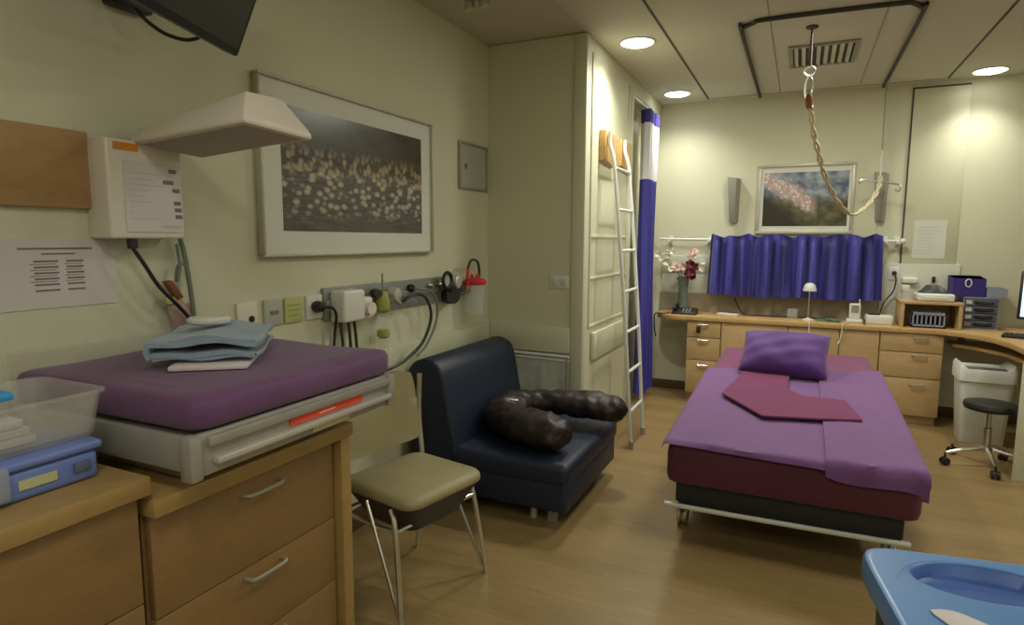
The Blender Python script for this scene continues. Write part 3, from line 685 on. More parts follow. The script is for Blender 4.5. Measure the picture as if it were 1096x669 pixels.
# stool
SX, SY = 1.075, 4.47
root = thing('rolling_stool', 'low black round stool on chrome five-star base with castors', 'stool', (SX, SY, 0))
MB().lathe([(0, .345), (.10, .347), (.128, .356), (.136, .375), (.130, .394), (.09, .402), (0, .404)], (SX, SY, 0), 32).build('seat', 'black', root)
MB().lathe([(.035, .10), (.035, .12), (.022, .13), (.022, .24), (.013, .245), (.013, .346), (0, .346)], (SX, SY, 0), 16).build('pole', 'chrome', root)
for k in range(5):
    a = math.radians(-100 + 72 * k + 10); r = .225
    ex, ey = SX + r * math.cos(a), SY + r * math.sin(a)
    l = MB().tube([(SX + .02 * math.cos(a), SY + .02 * math.sin(a), .115), (SX + .12 * math.cos(a), SY + .12 * math.sin(a), .10), (ex, ey, .075)], [.014, .012, .010], 8).build('leg', 'chrome', root)
    w = MB(); w.tube([(ex, ey, .08), (ex, ey, .045)], .006)
    for s in (-1, 1):
        w.lathe([(0, -.008), (.022, -.008), (.0245, -.005), (.0245, .005), (.022, .008), (0, .008)], (ex + s * .013 * math.sin(a), ey - s * .013 * math.cos(a), .0245), 14, Matrix.Rotation(a, 4, 'Z') @ Matrix.Rotation(PI / 2, 4, 'X'))
    w.build('castor', 'black', l)

# ------------------------------------------------------------------ bed
BX0, BX1, BY0, BY1 = -.495, .475, 2.68, 4.85
def mtop(y): return .468 + .095 * (y - BY0) / (BY1 - BY0)
root = thing('hospital_bed', 'wide hospital bed with magenta mattress, black base and white foot bar', 'bed', (-.01, 3.7, 0))
w = MB(); w.box((-.455, 2.725, .165), (.425, 4.78, .29), .015); w.build('base_frame', 'blackm', root)
def slab(mb, x0, x1, y0, y1, zb, zt, r, nx=14, ny=30):
    sec = []
    def ring(ins, f):
        pts = rrect((x1 - x0) / 2 - ins, (y1 - y0) / 2 - ins, max(.02, .05 - ins), 5)
        # densify
        out = []
        for i, p in enumerate(pts):
            q = pts[(i + 1) % len(pts)]
            for k in range(6): out.append((p[0] + (q[0] - p[0]) * k / 6, p[1] + (q[1] - p[1]) * k / 6))
        cy = (y0 + y1) / 2
        return (out, lambda x, y: f(y + cy))
    c = ((x0 + x1) / 2, (y0 + y1) / 2)
    H = lambda t: (lambda y: zb + (zt(y) - zb) * t)
    loft(mb, [ring(.03, H(0)), ring(.008, H(.06)), ring(0, H(.2)), ring(0, H(.72)), ring(.008, H(.88)), ring(.028, H(.97)), ring(.06, H(1))], c=c)
    return mb
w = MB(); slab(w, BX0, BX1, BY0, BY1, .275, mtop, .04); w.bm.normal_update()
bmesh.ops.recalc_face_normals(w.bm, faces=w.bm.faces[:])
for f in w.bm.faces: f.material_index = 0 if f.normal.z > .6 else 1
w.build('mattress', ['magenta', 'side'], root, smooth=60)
w = MB(); w.tube(bez([(-.465, 2.715, .17), (-.48, 2.705, .172), (-.2, 2.70, .175), (.2, 2.70, .18), (.43, 2.70, .184), (.415, 2.712, .182)], 5), .011, 10); w.build('foot_bar', 'whitemetal', root)
for x in (-.445, .40):
    for y in (2.93, 4.68):
        l = MB().tube([(x, y, .20), (x, y, .10)], .016, 10).box((x - .03, y - .03, .18), (x + .03, y + .07, .215), .005).build('leg', 'chrome', root)
        if y < 3: MB().tube([(x, 2.74, .178), (x, 2.70, .177)], .008).build('bar_mount', 'whitemetal', l)
        w = MB()
        for s in (-1, 1): w.lathe([(0, -.009), (.045, -.009), (.05, -.005), (.05, .005), (.045, .009), (0, .009)], (x + s * .014, y - .02, .05), 20, Matrix.Rotation(PI / 2, 4, 'Y'))
        w.box((x - .006, y - .02, .05), (x + .006, y + .02, .115), .004); w.build('castor', 'chrome', l)
# purple sheets
def sheet_fn(x0, x1, y0f, y1f, dz, drop_foot, drop_l, drop_r):
    L0, L1 = drop_l, drop_r
    def f(u, v):
        # arc-length param across; overhang bends down over the mattress edges
        wtot = L0 + (x1 - x0) + L1; s = u * wtot - L0
        y1 = y1f(min(max((s) / (x1 - x0), 0), 1)); ltot = drop_foot(u) + (y1 - y0f); t = v * ltot - drop_foot(u)
        zo = dz; x = x0 + s; down = 0; R = .02
        if s < 0: x = x0 - .004 - .006 * min(1, -s / .03); down = -s
        if s > x1 - x0: x = x1 + .004 + .006 * min(1, (s - (x1 - x0)) / .03); down = s - (x1 - x0)
        y = y0f + t; dn = 0
        if t < 0: y = y0f - .008 - .008 * min(1, -t / .03); dn = -t
        z = mtop(max(y, y0f)) + zo - max(down, dn) - (.004 if down and dn else 0)
        z += .0025 * math.sin(x * 21 + y * 3) * math.sin(y * 8 + x * 5) * (0 if down or dn else 1)
        y += .006 * math.sin(x * 31) * min(1, dn * 12); x += .005 * math.sin(y * 9) * min(1, down * 10)
        return (x, y, z)
    return f
w = MB(); w.grid(sheet_fn(BX0 - .002, .20, BY0 - .003, lambda u: 4.07 + .10 * u, .008, lambda u: .012 + .02 * u, .03, 0.0), 60, 80, thick=-.003)
tag(w.build('bed_sheet', 'purple_s', smooth=70), 'purple sheet spread over the left part of the bed', 'sheet')
w = MB(); w.grid(sheet_fn(.135, BX1 + .002, BY0 - .003, lambda u: 4.17 + .13 * u, .020, lambda u: .065 + .04 * u + .012 * math.sin(u * 7), 0.0, .055), 40, 80, thick=-.003)
tag(w.build('bed_sheet', 'purple_s', smooth=70), 'purple sheet hanging over the right foot corner of the bed, overlapping the other', 'sheet')
# draw cloth (folded L)
pts = [(-.345, 3.42), (-.127, 3.10), (.10, 3.15), (.300, 3.21), (.245, 3.52), (.05, 3.52), (-.03, 3.63), (-.02, 4.02), (-.27, 3.99)]
w = MB()
loft(w, [([p for p in pts], lambda x, y: mtop(y) + .027), ([p for p in pts], lambda x, y: mtop(y) + .036)])
tag(w.build('draw_cloth', 'burg'), 'folded magenta cloth lying across the purple sheets before the pillow', 'cloth')
# pillow
def pil(u, v, s):
    a = 2 * u - 1; b = 2 * v - 1
    e = max(abs(a), abs(b))
    th = max(0.0, (1 - abs(a) ** 2.6)) ** .55 * max(0.0, (1 - abs(b) ** 2.6)) ** .55
    pin = 1 - .05 * (1 - abs(b)) * abs(a) ** 4; pin2 = 1 - .07 * (1 - abs(a)) * abs(b) ** 4
    return (a * .245 * pin, b * .165 * pin2, s * (.098 * th + .002) + .005 * math.sin(a * 7 + b * 4) * th + .004 * math.sin(b * 11 - a * 5) * th)
w = MB(); w.grid(lambda u, v: pil(u, v, 1), 30, 24); w.grid(lambda u, v: pil(u, v, -1), 30, 24)
bmesh.ops.remove_doubles(w.bm, verts=w.bm.verts[:], dist=.0045)
mx = Matrix.Translation((-.06, 4.06, .665)) @ Matrix.Rotation(-.07, 4, 'Z') @ Matrix.Rotation(math.radians(40), 4, 'X')
bmesh.ops.transform(w.bm, matrix=mx, verts=w.bm.verts)
tag(w.build('pillow', 'violet', smooth=75), 'plump violet pillow propped at the head of the bed', 'pillow')

# ------------------------------------------------------------------ ladder and wall pads
root = thing('ladder', 'white metal ladder leaning against the wardrobe side', 'ladder', (-1.0, 4.02, 0))
rails = []
for y0, y1 in ((3.845, 3.835), (4.18, 4.20)):
    pts = bez([(-.935, y0, .0), (-1.0, y0 + (y1 - y0) * .5, .9), (-1.075, y1, 1.70), (-1.095, y1, 1.86), (-1.12, y1, 1.95), (-1.118, y1, 2.02)], 6)
    rails.append(pts); MB().tube(pts, .0125, 10).build('rail', 'whitemetal', root)
    MB().tube([(-.934, y0, .0), (-.935, y0, .05)], .017, 10).build('foot', 'grey', root)
def rail_at(pts, z):
    for a, b in zip(pts, pts[1:]):
        if a.z <= z <= b.z: return a.lerp(b, (z - a.z) / (b.z - a.z))
for k in range(7):
    z = .24 + .26 * k
    MB().tube([rail_at(rails[0], z), rail_at(rails[1], z)], .0105, 8).build('rung', 'whitemetal', root)
for y0, y1, lb in ((3.80, 4.07, 'pale wooden wall pad behind the ladder, nearer the corner'), (4.19, 4.52, 'pale wooden wall pad behind the ladder, nearer the blue curtain')):
    w = MB(); w.hull([(XW, y0, 1.84), (XW, y1, 1.82), (XW, y1, 2.035), (XW, y0, 2.03), (XW + .045, y0, 1.85), (XW + .03, y1, 1.825), (XW + .03, y1, 2.035), (XW + .045, y0, 2.03)], [(0, 1, 2, 3), (4, 5, 6, 7), (0, 1, 5, 4), (1, 2, 6, 5), (2, 3, 7, 6), (3, 0, 4, 7)], .006)
    tag(w.build('wall_pad', 'pad_wood'), lb, 'wall pad')
# light switch on wardrobe front
root = thing('light_switch', 'double white light switch on the wardrobe front', 'switch', (-1.32, YW, 1.06))
sbox('plate', (-1.385, YW - .008, 1.055), (-1.262, YW, 1.13), 'white', root, .003)
for x in (-1.352, -1.297): sbox('rocker', (x - .018, YW - .012, 1.07), (x + .018, YW - .006, 1.115), 'board', root, .002)
# plastic film cover under the bumper behind the armchair
root = thing('plastic_cover', 'clear plastic film draped below the wardrobe bumper behind the navy chair', 'plastic cover', (-1.5, 3.48, .1))
def film(u, v):
    x = -1.76 + .52 * u
    return (x, YW - .045 - .016 * math.sin(u * 19 + v * 2) * (1 - v) - .008 * math.sin(u * 41) * (1 - v), .12 + .52 * v)
w = MB(); w.grid(film, 60, 10); w.build('film', 'film', root, smooth=80)
w = MB(); w.tube([(-1.765, YW - .05, .648), (-1.24, YW - .05, .642)], .008); w.tube([(-1.765, YW - .052, .625), (-1.24, YW - .052, .618)], .005); w.build('edge_strip', 'mesh', root)
for x in (-1.74, -1.25): MB().tube([(x, YW - .05, .0), (x, YW - .05, .645)], .008).build('support', 'grey', root)

# ------------------------------------------------------------------ left wall
picture('flock_picture', 'large framed photo of a flock of birds on the left wall', 'Y', 1.678, 2.84, 1.278, 1.946, XL, .035, .011, .09, 'frame2', 'flock', (1.79, 2.742, 1.378, 1.855))
root = thing('wall_plaque', 'small grey framed plaque beside the bird picture near the corner', 'plaque', (XL, 3.33, 1.64))
w = MB()
for p, q in (((3.155, 1.643), (3.50, 1.658)), ((3.155, 1.90), (3.50, 1.915)), ((3.155, 1.658), (3.17, 1.90)), ((3.485, 1.658), (3.50, 1.90))): w.box((XL, p[0], p[1]), (XL + .018, q[0], q[1]), .003)
w.build('frame', 'frame', root)
sbox('panel', (XL, 3.17, 1.658), (XL + .008, 3.485, 1.90), 'plaque', root)
w = MB(); w.lathe([(.018, 0), (.018, .002), (0, .002)], (XL + .008, 3.235, 1.775), 14, Matrix.Rotation(PI / 2, 4, 'Y')); w.build('emblem', 'ink', root)
w = MB(); w.box((XL + .008, 3.285, 1.785), (XL + .0095, 3.41, 1.792)); w.box((XL + .008, 3.285, 1.768), (XL + .0095, 3.39, 1.773)); w.build('text_lines', 'ink_pale', root)
w = MB(); w.box((XL, -.1, 1.428), (XL + .022, 1.085, 1.637), .003)
tag(w.build('wooden_board', 'tan'), 'tan wooden board fixed high on the left wall beside the warmer unit', 'board')
root = thing('paper_notice', 'white printed notice with a table of lines on the left wall', 'notice', (XL, .9, 1.165))
w = MB(); w.box((XL - .001, .62, 1.160), (XL + .003, 1.15, 1.345)); w.build('sheet', 'paper', root)
w = MB(); X0 = XL + .003
w.box((X0, .90, 1.3165), (X0 + .0006, 1.085, 1.3215)); w.box((X0, .955, 1.303), (X0 + .0006, 1.04, 1.307))
for k in range(6): z = 1.283 - k * .0155; w.box((X0, .935, z), (X0 + .0006, .995, z + .005)); w.box((X0, 1.015, z), (X0 + .0006, 1.06, z + .005))
w.build('text_lines', 'ink', root)
w = MB()
for k in range(4): z = 1.2765 - k * .0155; w.box((X0, .925, z), (X0 + .0005, .99, z + .003)); w.box((X0, 1.01, z), (X0 + .0005, 1.055, z + .003))
w.build('rule_lines', 'ink_red', root)
# radiant warmer: control box + hood
root = thing('radiant_warmer', 'white infant warmer unit with control panel and heater hood on the left wall', 'infant warmer', (XL, 1.195, 1.346))
MB().box((XL, 1.082, 1.346), (-1.72, 1.308, 1.622), .008, 3).build('control_box', 'offwhite', root)
pn = sbox('control_panel', (-1.720, 1.125, 1.365), (-1.717, 1.302, 1.565), 'paper', root)
sbox('orange_label', (-1.720, 1.102, 1.592), (-1.7165, 1.172, 1.611), 'orange', root)
w = MB()
for y, z, d in ((1.262, 1.545, .012), (1.252, 1.512, .022), (1.27, 1.489, .011), (1.272, 1.452, .011), (1.274, 1.432, .011), (1.275, 1.412, .011)): w.box((-1.7172, y + .012 - d, z - .0055), (-1.7145, y + .023, z + .0055), .001)
w.build('buttons', 'ink', pn)
w = MB()
for k in range(9): w.box((-1.7172, 1.138, 1.53 - k * .016), (-1.7164, 1.138 + (.09, .06, .10, .05, .035, .06, .0, .0, .07)[k] + .01, 1.5325 - k * .016))
w.box((-1.7172, 1.235, 1.378), (-1.7164, 1.295, 1.384)); w.build('printed_lines', 'ink_pale', pn)
# heater hood
v = [(-1.74, 1.165, 1.614), (-1.74, 1.39, 1.606), (-1.205, 1.085, 1.620), (-1.205, 1.312, 1.611), (-1.74, 1.20, 1.664), (-1.74, 1.34, 1.662), (-1.235, 1.122, 1.704), (-1.235, 1.24, 1.708), (-1.205, 1.085, 1.636), (-1.205, 1.312, 1.628), (-1.74, 1.165, 1.628), (-1.74, 1.39, 1.620)]
w = MB(); w.hull(v, [(0, 2, 3, 1), (0, 10, 8, 2), (10, 4, 6, 8), (2, 8, 9, 3), (8, 6, 7, 9), (3, 9, 11, 1), (9, 7, 5, 11), (4, 5, 7, 6), (0, 1, 11, 5, 4, 10)], .007); w.box((-1.80, 1.19, 1.60), (-1.70, 1.30, 1.65), .008); hd = w.build('heater_hood', 'offwhite', root)
w = MB(); w.hull([(-1.71, 1.185, 1.6125), (-1.71, 1.37, 1.6045), (-1.225, 1.105, 1.6185), (-1.225, 1.292, 1.6105), (-1.68, 1.20, 1.60), (-1.68, 1.35, 1.594), (-1.26, 1.125, 1.61), (-1.26, 1.275, 1.604)], [(0, 1, 3, 2), (4, 5, 7, 6), (0, 2, 6, 4), (2, 3, 7, 6), (3, 1, 5, 7), (1, 0, 4, 5)]); w.build('heater_grille', 'warm_grey', hd)
# cable, tubes and hanging bits under the warmer
w = MB(); w.tube([(-1.745, 1.155, 1.35), (-1.745, 1.156, 1.318)], .014, 10); w.tube(bez([(-1.745, 1.156, 1.32), (-1.74, 1.185, 1.27), (-1.74, 1.225, 1.205), (-1.74, 1.285, 1.14), (-1.745, 1.345, 1.075), (-1.76, 1.39, 1.045), (-1.79, 1.45, 1.03), (XL + .01, 1.50, 1.05)], 6), .006)
tag(w.build('power_lead', 'black'), 'black power lead curving down from the warmer unit', 'cable')
w = MB(); w.tube(bez([(-1.79, 1.315, 1.43), (-1.785, 1.345, 1.32), (-1.785, 1.36, 1.22), (-1.785, 1.37, 1.12), (-1.785, 1.375, 1.04), (-1.785, 1.375, .96)], 6), .0075); w.tube(bez([(-1.785, 1.325, 1.33), (-1.785, 1.332, 1.27), (-1.775, 1.325, 1.255), (-1.775, 1.315, 1.215)], 5), .005)
w.tube(bez([(-1.785, 1.315, 1.21), (-1.785, 1.322, 1.255), (-1.785, 1.34, 1.268), (-1.785, 1.36, 1.245), (-1.785, 1.362, 1.2)], 5), .005)
tag(w.build('tubing', 'hosegrey'), 'grey tubing hanging on the wall right of the warmer power lead', 'tubing')
root = thing('hanging_pouch', 'small pink pouch with brown clip hanging below the warmer unit', 'pouch', (-1.79, 1.30, 1.06))
w = MB(); w.hull([(-1.80, 1.275, 1.215), (-1.80, 1.30, 1.218), (-1.80, 1.335, 1.16), (-1.80, 1.31, 1.155), (-1.775, 1.275, 1.213), (-1.775, 1.30, 1.216), (-1.775, 1.335, 1.16), (-1.775, 1.31, 1.155)], [(0, 1, 2, 3), (4, 5, 6, 7), (0, 1, 5, 4), (1, 2, 6, 5), (2, 3, 7, 6), (3, 0, 4, 7)], .004); w.build('clip', 'brown', root)
w = MB(); w.box((-1.80, 1.272, 1.14), (-1.78, 1.315, 1.165), .006); w.build('tab', 'palegreen', root)
w = MB(); w.grid(lambda u, v: (-1.795 + .02 * math.sin(PI * u) * math.sin(PI * v), 1.285 + .075 * u + .02 * (1 - v), 1.05 + .095 * v - .01 * math.sin(u * 9)), 10, 10, thick=.004); w.build('bag', 'pink', root)
# sockets on the left wall
socks = [(1.61, 'offwhite', 'cream wall socket with a dark hole, furthest left of the row'), (1.733, 'plaque', 'grey wall socket with a slot, second from the left'), (1.835, 'palegreen', 'pale green blank wall socket plate'), (1.952, 'white', 'white wall socket with a black plug next to the gas rail')]
for i, (y, m, lb) in enumerate(socks):
    root = thing('wall_socket', lb, 'socket', (XL, y, 1.02))
    sbox('plate', (XL, y - .046, 1.018), (XL + .012, y + .046, 1.118), m, root, .004)
    if i == 0: MB().lathe([(.013, 0), (.013, .002), (0, .002)], (XL + .012, y + .015, 1.055), 12, Matrix.Rotation(PI / 2, 4, 'Y')).build('hole', 'black', root)
    if i == 1: sbox('slot', (XL + .012, y - .02, 1.06), (XL + .014, y + .02, 1.075), 'ink', root)
    if i == 2:
        w = MB()
        for k in range(3): w.box((XL + .012, y - .03, 1.045 + k * .02), (XL + .0128, y + .03, 1.05 + k * .02))
        w.build('text_lines', 'yellowgreen', root)
    if i == 3:
        MB().lathe([(.022, 0), (.026, .012), (.02, .04), (.008, .05), (0, .05)], (XL + .012, y, 1.07), 14, Matrix.Rotation(PI / 2, 4, 'Y')).build('plug', 'black', root)
        MB().tube(bez([(XL + .055, y, 1.07), (XL + .075, y + .03, 1.065), (XL + .07, y + .06, 1.03), (XL + .055, y + .065, .95), (XL + .05, y + .06, .86)], 6), .006).build('lead', 'black', root)
# gas rail
root = thing('medical_rail', 'grey metal medical gas rail along the left wall', 'rail', (XL, 2.56, 1.0))
MB().box((XL, 2.0, 1.005), (XL + .018, 3.115, 1.142), .004).box((XL, 2.0, 1.06), (XL + .03, 3.115, 1.09), .004).build('back_plate', 'greymetal', root)
for y in (2.80, 2.90): MB().lathe([(.016, 0), (.018, .02), (.012, .03), (0, .03)], (XL + .018, y, 1.105), 14, Matrix.Rotation(PI / 2, 4, 'Y')).build('outlet', 'chrome', root)
MB().lathe([(.02, 0), (.022, .02), (.014, .032), (0, .032)], (XL + .018, 2.62, 1.10), 14, Matrix.Rotation(PI / 2, 4, 'Y')).build('outlet', 'black', root)
root = thing('regulator_box', 'white regulator box with hanging leads at the left end of the gas rail', 'regulator', (-1.77, 2.1, .99))
MB().box((XL + .018, 2.03, .995), (-1.72, 2.17, 1.13), .012, 3).build('body', 'white', root)
MB().box((XL + .03, 2.17, .99), (-1.745, 2.255, 1.09), .012, 3).lathe([(.03, 0), (.03, .03), (0, .03)], (-1.745, 2.21, 1.04), 16, Matrix.Rotation(PI / 2, 4, 'Y')).build('valve', 'offwhite', root)
for y, z in ((2.06, .74), (2.11, .70), (2.15, .76)): MB().tube(bez([(-1.77, y, .995), (-1.765, y + .005, .9), (-1.77, y + .02, z)], 5), .007).build('lead', 'hosegreen', root)
root = thing('flowmeter', 'yellow-green flowmeter with clear tube on the gas rail', 'flowmeter', (-1.755, 2.345, .86))
MB().lathe([(0, 1.105), (.02, 1.105), (.026, 1.09), (.034, 1.06), (.034, 1.02), (.022, 1.005), (0, 1.005)], (-1.76, 2.345, 0), 16).build('body', 'yellowgreen', root)
MB().lathe([(.03, 1.005), (.026, .93), (.026, .91), (0, .91)], (-1.76, 2.345, 0), 16).build('tube', 'clear', root)
MB().lathe([(.028, .925), (.03, .915), (.03, .895), (.018, .885), (0, .885)], (-1.76, 2.345, 0), 16).build('collar', 'yellowgreen', root)
MB().lathe([(.022, .885), (.026, .80), (.024, .76), (0, .755)], (-1.76, 2.345, 0), 16).build('jar', 'clear', root)
MB().tube([(-1.79, 2.32, 1.10), (-1.75, 2.30, 1.10)], .02, 12).build('knob', 'seam', root)
MB().tube([(-1.76, 2.345, 1.10), (-1.76, 2.345, 1.19)], .005).build('spindle', 'grey', root)
root = thing('gauge_valve', 'silver valve with clear knob left of the black hose on the gas rail', 'valve', (-1.77, 2.43, 1.0))
MB().lathe([(.03, 0), (.034, .02), (.03, .05), (0, .055)], (XL + .03, 2.44, 1.085), 18, Matrix.Rotation(PI / 2, 4, 'Y')).build('knob', 'alu_lite', root)
MB().tube([(-1.775, 2.44, 1.085), (-1.74, 2.43, 1.05), (-1.735, 2.45, 1.04)], .012, 10).build('nozzle', 'grey', root)
tag(MB().tube(bez([(-1.735, 2.45, 1.04), (-1.71, 2.48, 1.07), (-1.70, 2.54, 1.082), (-1.70, 2.615, 1.058), (-1.695, 2.655, .99), (-1.70, 2.655, .92), (-1.71, 2.60, .83), (-1.72, 2.50, .775), (-1.73, 2.40, .745), (-1.74, 2.28, .735)], 6), .008, 10).build('oxygen_hose', 'hosegreen'), 'thick dark green hose looping down from the gas rail', 'hose')
tag(MB().tube(bez([(-1.78, 2.62, 1.10), (-1.76, 2.66, 1.095), (-1.75, 2.75, 1.075), (-1.745, 2.80, 1.0), (-1.745, 2.78, .9), (-1.75, 2.70, .8), (-1.755, 2.62, .755)], 6), .0065, 8).build('vacuum_hose', 'hosegrey'), 'thin grey hose looping down beside the dark green one', 'hose')
root = thing('vacuum_regulator', 'dark vacuum regulator with round gauge on the gas rail', 'regulator', (-1.77, 2.95, 1.02))
MB().tube([(-1.79, 2.98, 1.035), (-1.74, 2.96, 1.04)], .048, 16).build('body', 'blackm', root)
MB().tube([(-1.745 + 0 * a, 2.905 + .043 * math.cos(a), 1.125 + .043 * math.sin(a)) for a in [2 * PI * k / 20 for k in range(20)]], .010, 8, True).tube([(-1.75, 2.93, 1.085), (-1.76, 2.96, 1.05)], .014).build('gauge_ring', 'black', root)
MB().lathe([(.043, 0), (.043, .004), (0, .004)], (-1.752, 2.905, 1.125), 18, Matrix.Rotation(PI / 2, 4, 'Y')).build('gauge_face', 'plaque', root)
MB().lathe([(.035, 0), (.035, .03), (.028, .035), (0, .035)], (-1.76, 3.0, 1.11), 18, Matrix.Rotation(PI / 2, 4, 'Y')).build('dial', 'alu_lite', root)
MB().tube([(-1.75, 3.0, 1.035), (-1.735, 3.06, 1.045), (-1.73, 3.09, 1.06)], .01, 8).build('nozzle', 'black', root)
CX, CY = -1.735, 3.20
root = thing('suction_canister', 'clear suction canister with red lid hanging at the right end of the gas rail', 'canister', (CX, CY, .9))
MB().lathe([(0, .90), (.050, .90), (.053, .91), (.061, 1.09), (.058, 1.09), (.051, .912), (0, .905)], (CX, CY, 0), 26).build('jar', 'clear', root)
MB().lathe([(.065, 1.085), (.069, 1.092), (.069, 1.106), (.058, 1.118), (.03, 1.125), (0, 1.125)], (CX, CY, 0), 26).build('lid', 'redlid', root)
MB().tube([(CX, CY + .03, 1.12), (CX, CY + .035, 1.145)], .012, 8).tube([(CX, CY - .03, 1.12), (CX, CY - .035, 1.145)], .010, 8).build('port', 'redlid', root)
MB().tube(bez([(CX, CY + .055, 1.11), (CX, CY + .055, 1.17), (CX, CY + .035, 1.215), (CX, CY - .01, 1.23), (CX, CY - .055, 1.22), (CX, CY - .082, 1.18)], 6), .008, 8).build('upper_hose', 'hosegreen', root)
MB().tube(bez([(CX, CY - .082, 1.18), (CX, CY - .088, 1.13), (CX, CY - .085, 1.08), (-1.73, 3.09, 1.06)], 6), .009, 8).build('lower_hose', 'redlid', root)
MB().box((XL, CY - .05, 1.03), (CX - .05, CY + .05, 1.08), .006).build('holder', 'grey', root)
# TV on wall arm
P0 = Vector((-1.5, 1.342, 1.865)); an = math.radians(20); tl = math.radians(23)
U = Vector((math.sin(an), -math.cos(an), 0)); Nh = Vector((math.cos(an), math.sin(an), 0))
UP = Vector((0, 0, 1)) * math.cos(tl) + Nh * math.sin(tl); NN = U.cross(UP); NN = NN if NN.dot(Nh) > 0 else -NN
mx = Matrix(((U.x, UP.x, NN.x, P0.x), (U.y, UP.y, NN.y, P0.y), (U.z, UP.z, NN.z, P0.z), (0, 0, 0, 1)))
cen = P0 + U * .29 + UP * .17
root = thing('television', 'dark flat television tilted down from a wall arm at the top left', 'television', tuple(cen))
MB().box((0, 0, -.045), (.58, .36, 0), .008, mtx=mx).build('housing', 'black', root)
MB().box((.02, .02, -.001), (.56, .34, .002), mtx=mx).build('screen', 'screen', root)
bk = cen - NN * .045
w = MB(); w.box((.19, .1, -.062), (.39, .25, -.045), .004, mtx=mx); w.tube([bk - NN * .01, Vector((-1.72, bk.y + .05, 2.07)), Vector((XL, bk.y + .05, 2.08))], .02, 10); w.build('wall_arm', 'black', root)
w = MB(); w.box((XL, 1.16, 2.0), (XL + .05, 1.285, 2.09), .008); w.build('wall_bracket', 'black', root)
w = MB(); w.tube(bez([(-1.775, 1.23, 2.005), (-1.75, 1.245, 1.972), (-1.73, 1.29, 1.945), (-1.69, 1.33, 1.935), (-1.64, 1.345, 1.95), (-1.57, 1.30, 1.975)], 6), .0055); w.build('cable', 'black', root)

# ------------------------------------------------------------------ left counter run
FX = -1.195
root = thing('base_cabinet', 'tall beech base cabinet at the bottom left corner, higher than its neighbour', 'cabinet', (-1.5, .2, 0))
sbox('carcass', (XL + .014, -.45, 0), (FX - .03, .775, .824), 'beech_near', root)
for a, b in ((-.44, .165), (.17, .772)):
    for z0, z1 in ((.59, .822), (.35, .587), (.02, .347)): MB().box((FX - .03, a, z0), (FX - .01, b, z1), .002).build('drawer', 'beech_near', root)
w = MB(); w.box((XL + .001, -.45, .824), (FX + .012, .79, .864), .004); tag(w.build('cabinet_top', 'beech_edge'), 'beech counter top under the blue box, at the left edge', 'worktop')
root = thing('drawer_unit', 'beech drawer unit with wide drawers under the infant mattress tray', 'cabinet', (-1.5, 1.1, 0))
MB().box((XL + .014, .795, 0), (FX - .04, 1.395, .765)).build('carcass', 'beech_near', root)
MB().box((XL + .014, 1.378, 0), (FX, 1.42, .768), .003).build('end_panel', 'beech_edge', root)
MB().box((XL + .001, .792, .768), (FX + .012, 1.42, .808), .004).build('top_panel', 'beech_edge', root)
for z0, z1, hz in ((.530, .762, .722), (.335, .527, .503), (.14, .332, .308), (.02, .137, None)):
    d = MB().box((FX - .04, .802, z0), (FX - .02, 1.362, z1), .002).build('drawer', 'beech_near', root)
    if hz:
        w = MB(); w.tube(bez([(FX - .02, 1.035, hz), (FX + .002, 1.04, hz), (FX + .006, 1.06, hz - .002), (FX + .006, 1.13, hz - .002), (FX + .002, 1.15, hz), (FX - .02, 1.155, hz)], 4), .0055, 8); w.build('handle', 'frame', d)
# warming tray
root = thing('mattress_tray', 'grey metal infant mattress tray with red label on the drawer unit', 'tray', (-1.45, 1.16, .808))
w = MB(); w.box((-1.70, .90, .809), (-1.24, 1.36, .858), .006); w.build('pedestal', 'warm_grey', root)
w = MB(); w.box((-1.775, .852, .862), (-1.135, 1.488, .932), .003); w.build('tray_floor', 'alu', root)
for a, b in (((-1.79, .835), (-1.775, 1.505)), ((-1.775, .835), (-1.13, .850)), ((-1.775, 1.490), (-1.13, 1.505))):
    w = MB(); w.box((a[0], a[1], .86), (b[0], b[1], .938), .004); w.build('side_wall', 'alu', root)
w = MB(); w.box((-1.13, .835, .850), (-1.112, 1.505, .942), .004); w.box((-1.114, .865, .914), (-1.098, 1.495, .936), .003); fr = w.build('front_rail', 'alu', root)
MB().box((-1.114, .88, .872), (-1.094, 1.495, .888), .004).build('front_lip', 'alu_lite', fr)
MB().box((-1.112, 1.10, .892), (-1.1085, 1.375, .911)).build('red_label', 'red', fr)
MB().box((-1.1085, 1.20, .899), (-1.1078, 1.26, .903)).build('label_text', 'petal_p', fr)
MB().box((-1.112, 1.175, .855), (-1.108, 1.315, .868)).build('pale_label', 'label_y', fr)
for y in (.835, 1.505): MB().box((-1.138, y - .016, .846), (-1.100, y + .016, .944), .008).build('corner_cap', 'alu', fr)
w = MB(); w.box((-1.803, .85, .90), (-1.798, 1.33, 1.062), .002); w.build('back_flap', 'acryl', root)
# mattress on tray
w = MB(); slab(w, -1.79, -1.108, .842, 1.53, .944, lambda y: 1.018, .04)
for v in w.bm.verts:
    if v.co.z > .99: v.co.z += .004 * math.sin(v.co.x * 13) * math.sin(v.co.y * 11)
tag(w.build('infant_mattress', 'purple_m', smooth=70), 'dusky purple covered infant mattress lying on the metal tray', 'mattress')
